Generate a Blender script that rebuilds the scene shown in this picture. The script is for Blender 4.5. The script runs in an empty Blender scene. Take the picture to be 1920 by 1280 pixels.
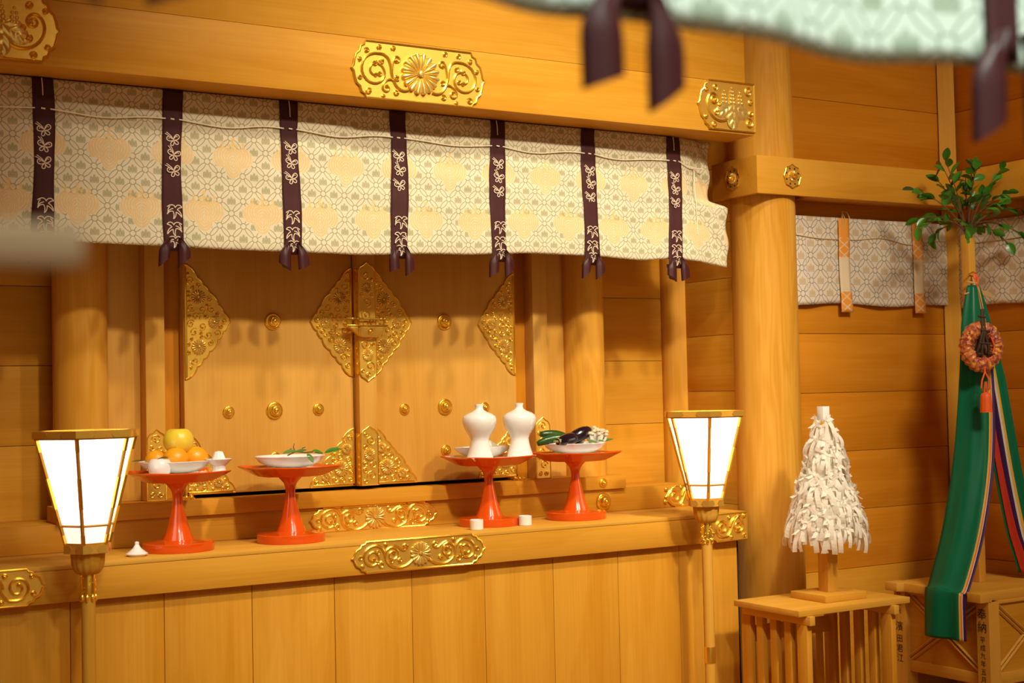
import bpy, bmesh, math, random
from mathutils import Vector, Matrix, Quaternion
PI = math.pi
scene = bpy.context.scene
COL = scene.collection

# ------------------------------------------------------------------ camera
cam_d = bpy.data.cameras.new('camera')
cam = bpy.data.objects.new('camera', cam_d)
COL.objects.link(cam)
yaw, pitch, roll = math.radians(31.15), math.radians(2.12), math.radians(-1.24)
fw = Vector((math.sin(yaw)*math.cos(pitch), math.cos(yaw)*math.cos(pitch), math.sin(pitch)))
r0 = Vector((math.cos(yaw), -math.sin(yaw), 0)); u0 = r0.cross(fw)
rt = math.cos(roll)*r0 + math.sin(roll)*u0
up = -math.sin(roll)*r0 + math.cos(roll)*u0
cam.matrix_world = Matrix(((rt.x, up.x, -fw.x, 0), (rt.y, up.y, -fw.y, 0), (rt.z, up.z, -fw.z, 1.55), (0, 0, 0, 1)))
cam_d.sensor_width = 36.0
cam_d.lens = 50.0
cam_d.clip_start = 0.05
cam_d.dof.use_dof = True
cam_d.dof.focus_distance = 5.0
cam_d.dof.aperture_fstop = 4.0
scene.camera = cam

# ------------------------------------------------------------------ light
world = bpy.data.worlds.new('room_light'); scene.world = world; world.use_nodes = True
bg = world.node_tree.nodes['Background']
bg.inputs[0].default_value = (1.0, 0.80, 0.50, 1); bg.inputs[1].default_value = 0.42

def spot_or_fill(x, y, power, target, cone=46, blend=.9, soft=.11):
    d = bpy.data.lights.new('ceiling_or_fill_spot', 'SPOT')
    d.energy = power; d.color = (1.0, 0.89, 0.69); d.spot_size = math.radians(cone); d.spot_blend = blend; d.shadow_soft_size = soft
    o = bpy.data.objects.new('ceiling_or_fill_spot', d); COL.objects.link(o)
    o.location = (x, y, 4.5)
    o.rotation_euler = (Vector(target)-o.location).to_track_quat('-Z', 'Y').to_euler()
    o['kind'] = 'helper'
for lx in (1.5, 3.0):
    spot_or_fill(lx, .45, 390, (2.58+.2*(lx-2.2), 4.5, 1.42), 44)
    spot_or_fill(lx, 2.15, 200, (2.58+.3*(lx-2.2), 4.5, 1.35), 56)
spot_or_fill(3.25, .6, 760, (4.5, 4.3, 1.7), 50, 1.0, .55)  # added soft fill spot that brightens the right bay

# added cool area light brightening the front curtain, above and behind the photographer
d = bpy.data.lights.new('curtain_fill_light', 'AREA'); d.shape = 'RECTANGLE'; d.size = .9; d.size_y = .25
d.energy = 22; d.color = (.86, 1.0, .93); d.spread = math.radians(56)
o = bpy.data.objects.new('curtain_fill_light', d); COL.objects.link(o); o['kind'] = 'helper'
o.location = (.8, -.7, 4.5); o.rotation_euler = (Vector((.9, .9, 1.9))-o.location).to_track_quat('-Z', 'Y').to_euler()

vs = scene.view_settings
vs.view_transform = 'Standard'; vs.look = 'None'; vs.exposure = 0.0; vs.gamma = 1.0
vs.use_curve_mapping = False
scene.render.film_transparent = False

# ------------------------------------------------------------------ node expressions
class NT:
    def __init__(s, name):
        s.m = bpy.data.materials.new(name); s.m.use_nodes = True
        s.t = s.m.node_tree; s.b = s.t.nodes['Principled BSDF']; s.out = s.t.nodes['Material Output']
    def node(s, typ, **kw):
        n = s.t.nodes.new(typ)
        for k, v in kw.items(): setattr(n, k, v)
        return n
    def link(s, a, b): s.t.links.new(a, b)
    def put(s, sock, v):
        if isinstance(v, X): v = v.s
        if isinstance(v, (int, float)): sock.default_value = v
        elif isinstance(v, tuple): sock.default_value = v if len(v) == len(sock.default_value) else (*v, 1)
        else: s.link(v, sock)
    def math(s, op, a, b=None, c=None):
        n = s.node('ShaderNodeMath', operation=op)
        s.put(n.inputs[0], a)
        if b is not None: s.put(n.inputs[1], b)
        if c is not None: s.put(n.inputs[2], c)
        return X(s, n.outputs[0])
    def mix(s, f, a, b):
        n = s.node('ShaderNodeMix', data_type='RGBA')
        s.put(n.inputs[0], f); s.put(n.inputs[6], a); s.put(n.inputs[7], b)
        return n.outputs[2]
    def coord(s, which='Object'):
        return s.node('ShaderNodeTexCoord').outputs[which]
    def xyz(s, v):
        n = s.node('ShaderNodeSeparateXYZ'); s.link(v, n.inputs[0])
        return [X(s, o) for o in n.outputs]
    def vec(s, x, y, z):
        n = s.node('ShaderNodeCombineXYZ')
        for i, q in enumerate((x, y, z)): s.put(n.inputs[i], q)
        return n.outputs[0]
    def noise(s, v, scale=1, detail=3, rough=.5, dist=0):
        n = s.node('ShaderNodeTexNoise'); s.link(v, n.inputs['Vector'])
        n.inputs['Scale'].default_value = scale; n.inputs['Detail'].default_value = detail
        n.inputs['Roughness'].default_value = rough; n.inputs['Distortion'].default_value = dist
        return X(s, n.outputs['Fac'])
    def bump(s, h, strength=.2, dist=.01):
        n = s.node('ShaderNodeBump'); n.inputs['Strength'].default_value = strength; n.inputs['Distance'].default_value = dist
        s.put(n.inputs['Height'], h); s.link(n.outputs[0], s.b.inputs['Normal'])
    def set(s, **kw):
        names = dict(color='Base Color', rough='Roughness', metal='Metallic', spec='Specular IOR Level', coat='Coat Weight',
                     coat_rough='Coat Roughness', sheen='Sheen Weight', trans='Transmission Weight', sss='Subsurface Weight')
        for k, v in kw.items(): s.put(s.b.inputs[names[k]], v)
        return s.m
class X:
    def __init__(s, n, sock): s.n = n; s.s = sock
    def __add__(s, o): return s.n.math('ADD', s, o)
    __radd__ = __add__
    def __sub__(s, o): return s.n.math('SUBTRACT', s, o)
    def __rsub__(s, o): return s.n.math('SUBTRACT', o, s)
    def __mul__(s, o): return s.n.math('MULTIPLY', s, o)
    __rmul__ = __mul__
    def __truediv__(s, o): return s.n.math('DIVIDE', s, o)
    def abs(s): return s.n.math('ABSOLUTE', s)
    def sq(s): return s*s
    def sqrt(s): return s.n.math('SQRT', s)
    def sin(s): return s.n.math('SINE', s)
    def min(s, o): return s.n.math('MINIMUM', s, o)
    def max(s, o): return s.n.math('MAXIMUM', s, o)
    def round(s): return s.n.math('ROUND', s)
    def floor(s): return s.n.math('FLOOR', s)
    def lt(s, o): return s.n.math('LESS_THAN', s, o)
    def gt(s, o): return s.n.math('GREATER_THAN', s, o)
    def ramp(s, a, b):      # smooth 0..1 between a and b
        n = s.n.node('ShaderNodeMapRange'); n.interpolation_type = 'SMOOTHSTEP'
        s.n.put(n.inputs[0], s); n.inputs[1].default_value = a; n.inputs[2].default_value = b
        return X(s.n, n.outputs[0])

# ------------------------------------------------------------------ materials
M = {}
def wood(name, axis, light, dark, rough=.5, cath=.35, seed=0.):
    n = NT(name)
    x, y, z = n.xyz(n.coord())
    r = X(n, n.node('ShaderNodeObjectInfo').outputs['Random'])
    o = r*37.0 + seed
    long_, a, b = {'x': (x, y, z), 'y': (y, x, z), 'z': (z, x, y)}[axis]
    v1 = n.vec(long_*1.1 + o, a*9.0 + o, b*9.0)
    big = n.noise(v1, 1.0, 2, .5, .3)
    v2 = n.vec(long_*2.2 + o, a*150.0, b*150.0)
    fine = n.noise(v2, 1.0, 3, .6)
    lines = ((big*55.0).sin()*.5 + .5)
    f = big.ramp(.3, .72)*(.55) + fine.ramp(.25, .75)*.3 + lines*(cath*.35)
    tone = r*.24 - .12
    col = n.mix((f + tone).max(0.0).min(1.0), light, dark)
    n.bump(fine*.6 + lines*.3, .06, .004)
    M[name] = n.set(color=col, rough=rough, spec=.13)
L1, D1 = (.665, .325, .034), (.53, .217, .009)
for ax in 'xyz': wood('wood_'+ax, ax, L1, D1)
for ax in 'xyz': wood('pale_'+ax, ax, (.71, .385, .062), (.60, .28, .022), seed=5)
for ax in 'xyz': wood('dim_'+ax, ax, (.64, .255, .018), (.50, .17, .004), seed=9)
for ax in 'xyz': wood('cedar_'+ax, ax, (.70, .38, .080), (.60, .29, .038), seed=2)
wood('column_z', 'z', (.74, .38, .058), (.58, .255, .018), cath=.9, seed=3)

def plain(name, color, rough=.5, metal=0., **kw):
    n = NT(name); M[name] = n.set(color=color, rough=rough, metal=metal, **kw); return n
def gold(name, color, rough, metal=1.):
    n = NT(name); v = n.coord()
    f = n.noise(v, 60, 2); g = n.noise(v, 600, 2)
    n.bump(g, .08, .001)
    M[name] = n.set(color=n.mix(f, color, tuple(c*.86 for c in color)), rough=f*.1 + rough, metal=metal)
gold('gold', (1.0, .62, .07), .18, .86)
gold('gold_plate', (.95, .57, .085), .34, .72)
gold('gold_bright', (1.0, .74, .20), .2, .72)
gold('gold_dark', (.75, .47, .08), .3, .9)
plain('lacquer', (.70, .082, .004), .18, coat=.5, coat_rough=.05)
plain('porcelain', (.86, .84, .80), .12, coat=.4, coat_rough=.05)
plain('plain_white', (.84, .82, .77), .45)
plain('salt', (.9, .9, .88), .8)
plain('void', (.012, .007, .004), .9)
plain('cord', (.95, .86, .66), .8)
plain('ink', (.015, .012, .01), .7)
plain('orange_cord', (.9, .13, .015), .55)
plain('hemp', (.62, .42, .16), .8)
plain('bronze', (.07, .045, .028), .42, metal=.3)
plain('twig', (.16, .07, .025), .8)
plain('stalk', (.28, .24, .08), .7)

def paper_lamp(name, strength, col):
    n = NT(name); v = n.coord()
    f = n.noise(v, 14, 3)
    n.set(color=(.9, .86, .78), rough=.8)
    n.put(n.b.inputs['Emission Color'], n.mix(f, col, tuple(c*.93 for c in col)))
    n.b.inputs['Emission Strength'].default_value = strength
    M[name] = n.m
paper_lamp('lamp_paper', 2.6, (1.0, .90, .74))
paper_lamp('lamp_paper_low', 1.05, (1.0, .88, .74))

def fruit(name, c1, c2, rough=.38, bump=.15, scale=120):
    n = NT(name); v = n.coord()
    f = n.noise(v, 12, 4, .6); g = n.noise(v, scale, 2)
    n.bump(g, bump, .002)
    M[name] = n.set(color=n.mix(f.ramp(.35, .7), c1, c2), rough=rough, coat=.15)
fruit('apple', (.90, .70, .04), (.86, .56, .05), .33, .02)
fruit('orange', (.96, .42, .012), (.95, .34, .008), .36, .25, 260)
fruit('eggplant', (.010, .005, .010), (.030, .010, .020), .15, .02)
fruit('cucumber', (.012, .06, .006), (.035, .12, .012), .3, .3, 160)
fruit('mushroom', (.70, .56, .36), (.55, .40, .22), .6, .1)
fruit('radish', (.84, .80, .70), (.78, .73, .60), .4, .05)
def leafmat(name, c1, c2):
    n = NT(name); v = n.coord(); f = n.noise(v, 40, 3)
    r = X(n, n.node('ShaderNodeObjectInfo').outputs['Random'])
    M[name] = n.set(color=n.mix((f*.6 + r*.6).min(1.0), c1, c2), rough=.35, coat=.1)
leafmat('leaf', (.018, .11, .008), (.07, .27, .02))
leafmat('leaf_dull', (.05, .13, .02), (.12, .24, .05))
def silk(name, c, rough=.38):
    n = NT(name); x, y, z = n.xyz(n.coord())
    f = n.noise(n.vec(x*40.0, y*40.0, z*6.0), 1, 3)
    n.bump(f, .12, .004)
    M[name] = n.set(color=n.mix(f, c, tuple(q*.75 for q in c)), rough=rough, spec=.3)
silk('silk_green', (.0, .17, .075)); silk('silk_yellow', (.85, .50, .07)); silk('silk_red', (.62, .045, .02))
silk('silk_white', (.75, .72, .66)); silk('silk_purple', (.055, .012, .09)); silk('silk_orange', (.85, .22, .02))
silk('purple', (.062, .013, .013), .7)
silk('purple_gloss', (.055, .011, .012), .45)
plain('embroidery', (.78, .60, .42), .6)
silk('brocade_bag', (.5, .1, .05), .4)
def paperstrip():
    n = NT('paper'); v = n.coord(); f = n.noise(v, 30, 3)
    M['paper'] = n.set(color=n.mix(f, (.95, .91, .82), (.92, .87, .76)), rough=.7)
    tr = n.node('ShaderNodeBsdfTranslucent'); tr.inputs[0].default_value = (.95, .90, .78, 1)
    mx = n.node('ShaderNodeMixShader'); mx.inputs[0].default_value = .35
    n.link(n.b.outputs[0], mx.inputs[1]); n.link(tr.outputs[0], mx.inputs[2]); n.link(mx.outputs[0], n.out.inputs[0])
paperstrip()
def bagmat():
    n = NT('bag'); v = n.coord()
    a = n.noise(v, 45, 2, .5, .8); b = n.noise(v, 70, 1)
    c = n.mix(a.ramp(.45, .52), (.30, .05, .03), (.62, .17, .05))
    c = n.mix(b.ramp(.58, .62), c, (.85, .40, .03))
    M['bag'] = n.set(color=c, rough=.35, sheen=.2)
bagmat()

def brocade(name, period, ground, line, motif, crest=None, crest_col=(.76, .51, .19), lw=.016, shade=.0):
    """woven cloth: circles joined by pointed ovals on a diagonal lattice, a leaf sprig in every cell, optional large crests"""
    n = NT(name)
    uv = n.node('ShaderNodeUVMap', uv_map='UVMap').outputs[0]
    U, V, _ = n.xyz(uv)
    u, v = U*(1/period), V*(1/period)
    s, t = u+v, u-v
    fs, ft = s-s.round(), t-t.round()
    rc = .165
    circ = ((fs.sq()+ft.sq()).sqrt() - rc).abs().lt(lw)
    def lens(a, b):
        da = (a.abs()-.5)/.345; db = b/.12
        e = (da.sq()+db.sq()).sqrt(); g = ((da/.345).sq()+(db/.12).sq()).sqrt()/e.max(.05)
        return ((e-1.0).abs()/g).lt(lw)
    ln = circ.max(lens(fs, ft)).max(lens(ft, fs))
    cs, ct = s-s.floor()-.5, t-t.floor()-.5
    du, dv = (cs+ct)*.5, (cs-ct)*.5
    def ell(x, y, cx, cy, rx, ry):
        return (((x-cx)/rx).sq() + ((y-cy)/ry).sq())
    e1 = ell(du, dv, 0., -.005, .062, .185)
    e2 = ell(du.abs(), dv, .118, -.03, .062, .135)
    loc = (du.abs() - .118*(1.0)*(du.abs().gt(.06))).abs()
    stripes = ((dv*150.0 - loc*150.0).sin())*.22 + .78
    mo = e1.min(e2).lt(1.0)*(dv.gt(-.135))*stripes*(1.0-loc.lt(.006)*.5)
    base = (dv+.145).abs().lt(.008)*du.abs().lt(.19)
    weave = n.noise(n.vec(U*900.0, V*240.0, 0.0), 1, 1)
    tone = n.noise(uv, 7, 2)
    col = n.mix(tone, ground, tuple(q*.93 for q in ground))
    col = n.mix(mo*(weave.ramp(.25, .6)*.4+.55), col, motif)
    col = n.mix(ln.max(base*.6)*.85, col, line)
    if crest:
        X0, px, Z0, pz, w = crest
        q = (V - Z0)/pz
        row = q.round()
        dy = (q-row)*pz/w
        uu = (U - X0)/px + row*.5
        dx = ((uu - uu.round())*px/w)
        ax = dx.abs()
        mid = ell(dx, dy, 0., -.17, .22, .34)
        side = ell(ax, dy, .26, -.03, .25, .23)
        leafm = mid.min(side).lt(1.0)
        vein_mid = (mid.sqrt()*30.0).sin().gt(-.62)
        vein_side = (ell(ax, dy, .05, .02, .25, .23).sqrt()*24.0).sin().gt(-.62)
        ismid = mid.lt(1.0)
        vein = ismid*vein_mid + (1.0-ismid)*vein_side
        rib = ax.gt(.006)
        lm = leafm*vein*rib
        fl = None
        for fx, fy, fr in ((0., .19, .05), (0., .30, .052), (0., .41, .045), (.1, .17, .042), (.1, .27, .038), (.26, .215, .045), (.26, .31, .04), (.18, .185, .032), (.345, .17, .04)):
            d = ell(ax, dy, fx, fy, fr, fr*1.05).lt(1.0)
            fl = d if fl is None else fl.max(d)
        inside = (row-.5).abs().lt(.7)
        cm = lm.max(fl)*inside
        halo = mid.min(side).lt(1.12)*inside
        col = n.mix(halo*.8, col, tuple(q*.98 for q in ground))
        col = n.mix(cm*.86, col, crest_col)
    n.bump(weave*.5 + mo*.6 + ln*.5, .12, .003)
    M[name] = n.set(color=col, rough=.62, sheen=.1)
brocade('brocade_main', .08, (.73, .655, .46), (.25, .215, .065), (.25, .235, .07), lw=.021, crest=(1.1075, .2, 2.165, .175, .135))
brocade('brocade_side', .105, (.76, .68, .54), (.12, .105, .075), (.52, .34, .13), lw=.018)
brocade('brocade_front', .08, (.62, .70, .60), (.16, .22, .14), (.15, .21, .10), lw=.02)
def ikat():
    n = NT('ikat'); uv = n.node('ShaderNodeUVMap', uv_map='UVMap').outputs[0]
    U, V, _ = n.xyz(uv)        # U across -1..1, V down 0..1
    fz = n.noise(n.vec(U*9.0, V*40.0, 0.0), 1, 2)*.03
    w = V + fz - .015
    white = w.gt(.41)*w.lt(.78)
    tri = (((w*9.0 - (w*9.0).floor()) - .5).abs()*2.0 - U.abs()).abs()
    zig = tri.lt(.16)*w.gt(.2)
    c = n.mix(white.max(zig*.75), (.85, .33, .035), (.80, .66, .44))
    M['ikat'] = n.set(color=c, rough=.7)
ikat()

# ------------------------------------------------------------------ mesh helpers
def tag(o, label=None, cat=None, group=None, kind=None):
    if label: o['label'] = label
    if cat: o['category'] = cat
    if group: o['group'] = group
    if kind: o['kind'] = kind
    return o
def empty(name, loc=(0, 0, 0), rz=0., label=None, cat=None, group=None, kind=None):
    o = bpy.data.objects.new(name, None); COL.objects.link(o)
    o.location = loc; o.rotation_euler = (0, 0, rz); o.empty_display_size = .05
    return tag(o, label, cat, group, kind)
def put(name, mesh, parent=None, loc=None, rot=None, scale=None):
    o = bpy.data.objects.new(name, mesh); COL.objects.link(o)
    if parent: o.parent = parent
    if loc: o.location = loc
    if rot: o.rotation_euler = rot
    if scale: o.scale = scale if isinstance(scale, tuple) else (scale,)*3
    return o
def copy_tree(o, parent=None):
    c = o.copy(); COL.objects.link(c); c.parent = parent
    for ch in list(o.children): copy_tree(ch, c)
    return c

class MB:
    def __init__(s): s.v = []; s.f = []; s.uv = None
    def add(s, vs, fs):
        k = len(s.v); s.v += [tuple(p) for p in vs]; s.f += [tuple(i+k for i in f) for f in fs]; return s
    def box(s, x0, x1, y0, y1, z0, z1):
        return s.add([(x, y, z) for z in (z0, z1) for y in (y0, y1) for x in (x0, x1)],
                     [(0, 2, 3, 1), (4, 5, 7, 6), (0, 1, 5, 4), (2, 6, 7, 3), (0, 4, 6, 2), (1, 3, 7, 5)])
    def grid(s, fn, nu, nv, cu=False, cv=False):
        mu = nu if cu else nu+1; mv = nv if cv else nv+1
        vs = [fn(i/nu, j/nv) for i in range(mu) for j in range(mv)]
        fs = []
        for i in range(nu):
            for j in range(nv):
                a, b = i, (i+1) % mu; c, d = j, (j+1) % mv
                fs.append((a*mv+c, b*mv+c, b*mv+d, a*mv+d))
        return s.add(vs, fs)
    def tube(s, pts, r, n=6, cap=True):
        pts = [Vector(p) for p in pts]; m = len(pts)
        rr = r if isinstance(r, (list, tuple)) else [r]*m
        t0 = (pts[1]-pts[0]).normalized()
        ref = Vector((0, 0, 1)) if abs(t0.z) < .9 else Vector((1, 0, 0))
        nrm = t0.cross(ref).normalized()
        vs = []
        for i, p in enumerate(pts):
            t = (pts[min(i+1, m-1)]-pts[max(i-1, 0)])
            if t.length < 1e-9: t = t0
            t.normalize()
            nrm = (nrm - t*nrm.dot(t)).normalized(); bn = t.cross(nrm)
            for k in range(n):
                a = 2*PI*k/n
                vs.append(p + (nrm*math.cos(a)+bn*math.sin(a))*rr[i])
        fs = [(i*n+k, i*n+(k+1) % n, (i+1)*n+(k+1) % n, (i+1)*n+k) for i in range(m-1) for k in range(n)]
        if cap: fs += [tuple(range(n))[::-1], tuple(range((m-1)*n, m*n))]
        return s.add(vs, fs)
    def lathe(s, prof, n=32, c=(0, 0, 0), axis='z', flute=0, fl=0.):
        vs, fs = [], []
        for r, h in prof:
            for k in range(n):
                a = 2*PI*k/n
                q = r*(1+fl*abs(math.sin(a*flute/2))) if flute else r
                if axis == 'z': vs.append((c[0]+q*math.cos(a), c[1]+q*math.sin(a), c[2]+h))
                else: vs.append((c[0]+q*math.cos(a), c[1]-h, c[2]+q*math.sin(a)))
        m = len(prof)
        fs = [(i*n+k, i*n+(k+1) % n, (i+1)*n+(k+1) % n, (i+1)*n+k) for i in range(m-1) for k in range(n)]
        if prof[0][0] > 1e-6: fs.append(tuple(range(n))[::-1])
        if prof[-1][0] > 1e-6: fs.append(tuple(range((m-1)*n, m*n)))
        return s.add(vs, fs)
    def prism(s, out, w0, w1):          # outline in (u,v) on a facade facing -Y
        n = len(out)
        return s.add([(u, -w0, v) for u, v in out]+[(u, -w1, v) for u, v in out],
                     [tuple(range(n)), tuple(range(n, 2*n))[::-1]]+[(i, (i+1) % n, n+(i+1) % n, n+i) for i in range(n)])
    def prism_z(s, out, z0, z1):
        n = len(out)
        return s.add([(x, y, z0) for x, y in out]+[(x, y, z1) for x, y in out],
                     [tuple(range(n))[::-1], tuple(range(n, 2*n))]+[(i, (i+1) % n, n+(i+1) % n, n+i) for i in range(n)])
    def ball(s, c, r, nu=10, nv=7):
        rx, ry, rz = r if isinstance(r, tuple) else (r, r, r)
        return s.grid(lambda a, b: (c[0]+rx*math.sin(PI*b)*math.cos(2*PI*a), c[1]+ry*math.sin(PI*b)*math.sin(2*PI*a), c[2]+rz*math.cos(PI*b)), nu, nv, cu=True)
    def xf(s, mat):
        s.v = [tuple(mat @ Vector(p)) for p in s.v]; return s
    def mesh(s, name, mat, smooth=True, bevel=0., angle=38):
        me = bpy.data.meshes.new(name); me.from_pydata(s.v, [], s.f)
        bm = bmesh.new(); bm.from_mesh(me)
        bmesh.ops.remove_doubles(bm, verts=bm.verts, dist=1e-6)
        bmesh.ops.recalc_face_normals(bm, faces=bm.faces)
        if bevel:
            ed = [e for e in bm.edges if len(e.link_faces) == 2 and e.calc_face_angle(0) > .6]
            bmesh.ops.bevel(bm, geom=ed, offset=bevel, segments=2, profile=.5, affect='EDGES', clamp_overlap=True)
        bm.to_mesh(me); bm.free()
        if smooth:
            for p in me.polygons: p.use_smooth = True
            me.set_sharp_from_angle(angle=math.radians(angle))
        me.materials.append(M[mat]); return me
    def build(s, name, mat, parent=None, smooth=True, bevel=0., loc=None, rot=None, angle=38):
        o = put(name, s.mesh(name, mat, smooth, bevel, angle), parent, loc, rot)
        if name == 'scrollwork': o['kind'] = 'stuff'
        return o

def cloth(name, fn, u0, u1, v0, v1, nu, nv, mat, parent=None, thick=.0015, uvf=None):
    vs, uvs = [], []
    for i in range(nu+1):
        for j in range(nv+1):
            u = u0+(u1-u0)*i/nu; v = v0+(v1-v0)*j/nv
            vs.append(fn(u, v)); uvs.append(uvf(u, v) if uvf else (u, v))
    fs = [(i*(nv+1)+j, (i+1)*(nv+1)+j, (i+1)*(nv+1)+j+1, i*(nv+1)+j+1) for i in range(nu) for j in range(nv)]
    me = bpy.data.meshes.new(name); me.from_pydata(vs, [], fs)
    uvl = me.uv_layers.new(name='UVMap')
    for lp in me.loops: uvl.data[lp.index].uv = uvs[lp.vertex_index]
    for p in me.polygons: p.use_smooth = True
    me.materials.append(M[mat])
    o = put(name, me, parent)
    if thick:
        md = o.modifiers.new('thickness', 'SOLIDIFY'); md.thickness = thick; md.offset = 0
    return o
def bez(p0, p1, p2, p3, n=12):
    out = []
    for i in range(n+1):
        t = i/n; a = (1-t)**3; b = 3*t*(1-t)**2; c = 3*t*t*(1-t); d = t**3
        out.append(tuple(a*q0+b*q1+c*q2+d*q3 for q0, q1, q2, q3 in zip(p0, p1, p2, p3)))
    return out
def lerp(a, b, t): return a+(b-a)*t
def sstep(a, b, x):
    t = max(0., min(1., (x-a)/(b-a))); return t*t*(3-2*t)

# ================================================================== SETTING
XC = 2.213                       # axis of symmetry of the altar front
def structure(name, mb, mat, bevel=0., **k):
    return tag(mb.build(name, mat, bevel=bevel, **k), kind='structure')
structure('floor', MB().box(-1.6, 5.2, -2.6, 5.2, -.1, 0), 'wood_x')
structure('ceiling', MB().box(-1.6, 5.2, -2.6, 5.2, 4.6, 4.7), 'pale_x')
structure('wall_left', MB().box(-1.7, -1.6, -2.6, 5.2, 0, 4.6), 'wood_y')

def planked(name, backing, mat_back, rects, mat, axis_depth, label=None):
    w = structure(name, backing, mat_back)
    for r in rects: MB().box(*r).build('plank', mat, w, bevel=.0015)
    return w
# counter front: vertical planks below the shelf
pl = []
k0 = 1.062-.2845*2
for i in range(12):
    x0 = k0+.2845*i; x1 = min(x0+.2845, 3.646)
    if x0 > 3.6: break
    pl.append((x0+.0009, x1-.0009, 4.330, 4.350, 0.0, .965))
planked('wall_front', MB().box(.45, 3.646, 4.3505, 4.40, 0, .965), 'void', pl, 'wood_z', 1)
# wall beside the doors (horizontal planks)
zs = [1.146, 1.413, 1.680, 1.948, 2.215, 2.482, 2.75]
pl = []
for a, b in zip(zs[:-1], zs[1:]):
    pl.append((-.2, 1.211, 4.92, 4.94, a+.0008, b-.0008)); pl.append((3.215, 3.86, 4.92, 4.94, a+.0008, b-.0008))
planked('wall_back', MB().box(-.2, 3.95, 4.9405, 5.0, 1.0, 2.75), 'void', pl, 'wood_x', 1)
# side wall of the recess
pl = [(3.79, 3.81, 4.42, 4.92, a+.0008, b-.0008) for a, b in [(0., .80), (.80, 1.08), (1.08, 1.312), (1.312, 1.544), (1.544, 1.776), (1.776, 2.009), (2.009, 2.24), (2.24, 2.47), (2.47, 2.75)]]
planked('wall_side', MB().box(3.8105, 3.84, 4.42, 4.92, 0, 2.75), 'void', pl, 'wood_y', 0)
pl = [(.616, .636, 4.42, 4.92, a+.0008, b-.0008) for a, b in [(0., .80), (.80, 1.08), (1.08, 1.312), (1.312, 1.544), (1.544, 1.776), (1.776, 2.009), (2.009, 2.24), (2.24, 2.47), (2.47, 2.75)]]
planked('wall_side_left', MB().box(.58, .6155, 4.42, 4.92, 0, 2.75), 'void', pl, 'wood_y', 0)
# wall to the right of the big column
zz = [.79, 1.034, 1.28, 1.527, 1.774, 2.02, 2.26, 2.5, 2.76, 3.02, 3.3, 3.6, 3.9, 4.25, 4.6]
planked('wall_right_back', MB().box(3.9, 5.05, 4.4305, 4.48, 0, 4.6), 'void', [(3.9, 4.955, 4.41, 4.43, a+.0008, b-.0008) for a, b in zip(zz[:-1], zz[1:])], 'dim_x', 1)
planked('wall_right', MB().box(4.9905, 5.05, -2.6, 4.43, 0, 4.6), 'void', [(4.97, 4.99, -2.6, 4.395, a+.0008, b-.0008) for a, b in zip(zz[:-1], zz[1:])], 'dim_y', 0)
structure('baseboard_right_back', MB().box(3.9, 4.955, 4.398, 4.43, 0, .789), 'wood_x', .002)
structure('baseboard_right', MB().box(4.958, 4.99, -2.6, 4.395, 0, .789), 'wood_y', .002)
structure('ceiling_recess', MB().box(.45, 3.95, 4.40, 5.0, 2.7505, 2.80), 'dim_x')
# corner post, set at an angle in the corner
structure('trim_1', MB().prism_z([(4.905, 4.40), (4.955, 4.35), (4.985, 4.40), (4.95, 4.43)], 0, 4.6), 'pale_z')

# main lintel: two boards, then the rail (nageshi) that wraps the column
structure('trim_2', MB().box(  .735, 3.69, 4.237, 4.40, 2.54, 2.739), 'wood_x', .003)
structure('trim_3', MB().box(.775, 3.65, 4.2375, 4.40, 2.7393, 4.6), 'wood_x', .002)
structure('trim_4', MB().box(1.21, 3.22, 4.70, 4.86, 2.36, 2.75), 'wood_x', .003)

def column(name, x, y, r, z0, z1, mat='column_z'):
    prof = [(r, z0), (r, lerp(z0, z1, .33)), (r, lerp(z0, z1, .66)), (r, z1)]
    o = MB().lathe(prof, 64).build(name, mat, loc=(x, y, 0))
    return tag(o, kind='structure')
column('trim_5', 3.893, 4.433, .132, 0, 4.6)
column('trim_6', .533, 4.433, .132, 0, 4.6)
column('trim_7', 1.211, 4.771, .088, 1.166, 2.75)
column('trim_8', 3.215, 4.771, .088, 1.166, 2.75)
column('trim_9', 3.80, 4.90, .075, 1.15, 2.75)
column('trim_10', .626, 4.90, .075, 1.15, 2.75)
# rail: left return on the column and long front run, and the run on the right wall
rail = structure('trim_11', MB().prism_z([(3.735, 4.28), (4.858, 4.28), (4.858, -2.6), (4.965, -2.6), (4.965, 4.41), (4.03, 4.41), (4.03, 4.30), (3.76, 4.30), (3.76, 4.56), (3.735, 4.56)], 2.324, 2.475), 'wood_x', .002)

# shelf, steps and sill
shelf = empty('altar_shelf', (XC, 4.3, .965), 0, 'long pale wooden altar shelf carrying the red stands', 'shelf')
MB().box(-1.44, 1.437, 0, .40, .108-.012, .110).build('top_board', 'pale_x', shelf, bevel=.002)
MB().box(-1.44, 1.437, 0.0005, .03, 0, .0955).build('front_edge_board', 'wood_x', shelf, bevel=.002)
step = empty('altar_step', (XC, 4.663, 1.0755), 0, 'long wooden step between the shelf and the door sill', 'step')
MB().box(-1.44, 1.45, 0, .26, 0, .090).build('step_beam', 'wood_x', step, bevel=.002)
sill = empty('door_sill', (XC, 4.645, 1.166), 0, 'wooden sill board directly below the golden doors', 'sill')
MB().box(-1.112, 1.112, 0, .135, 0, .052).build('sill_board', 'wood_x', sill, bevel=.002)

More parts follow.
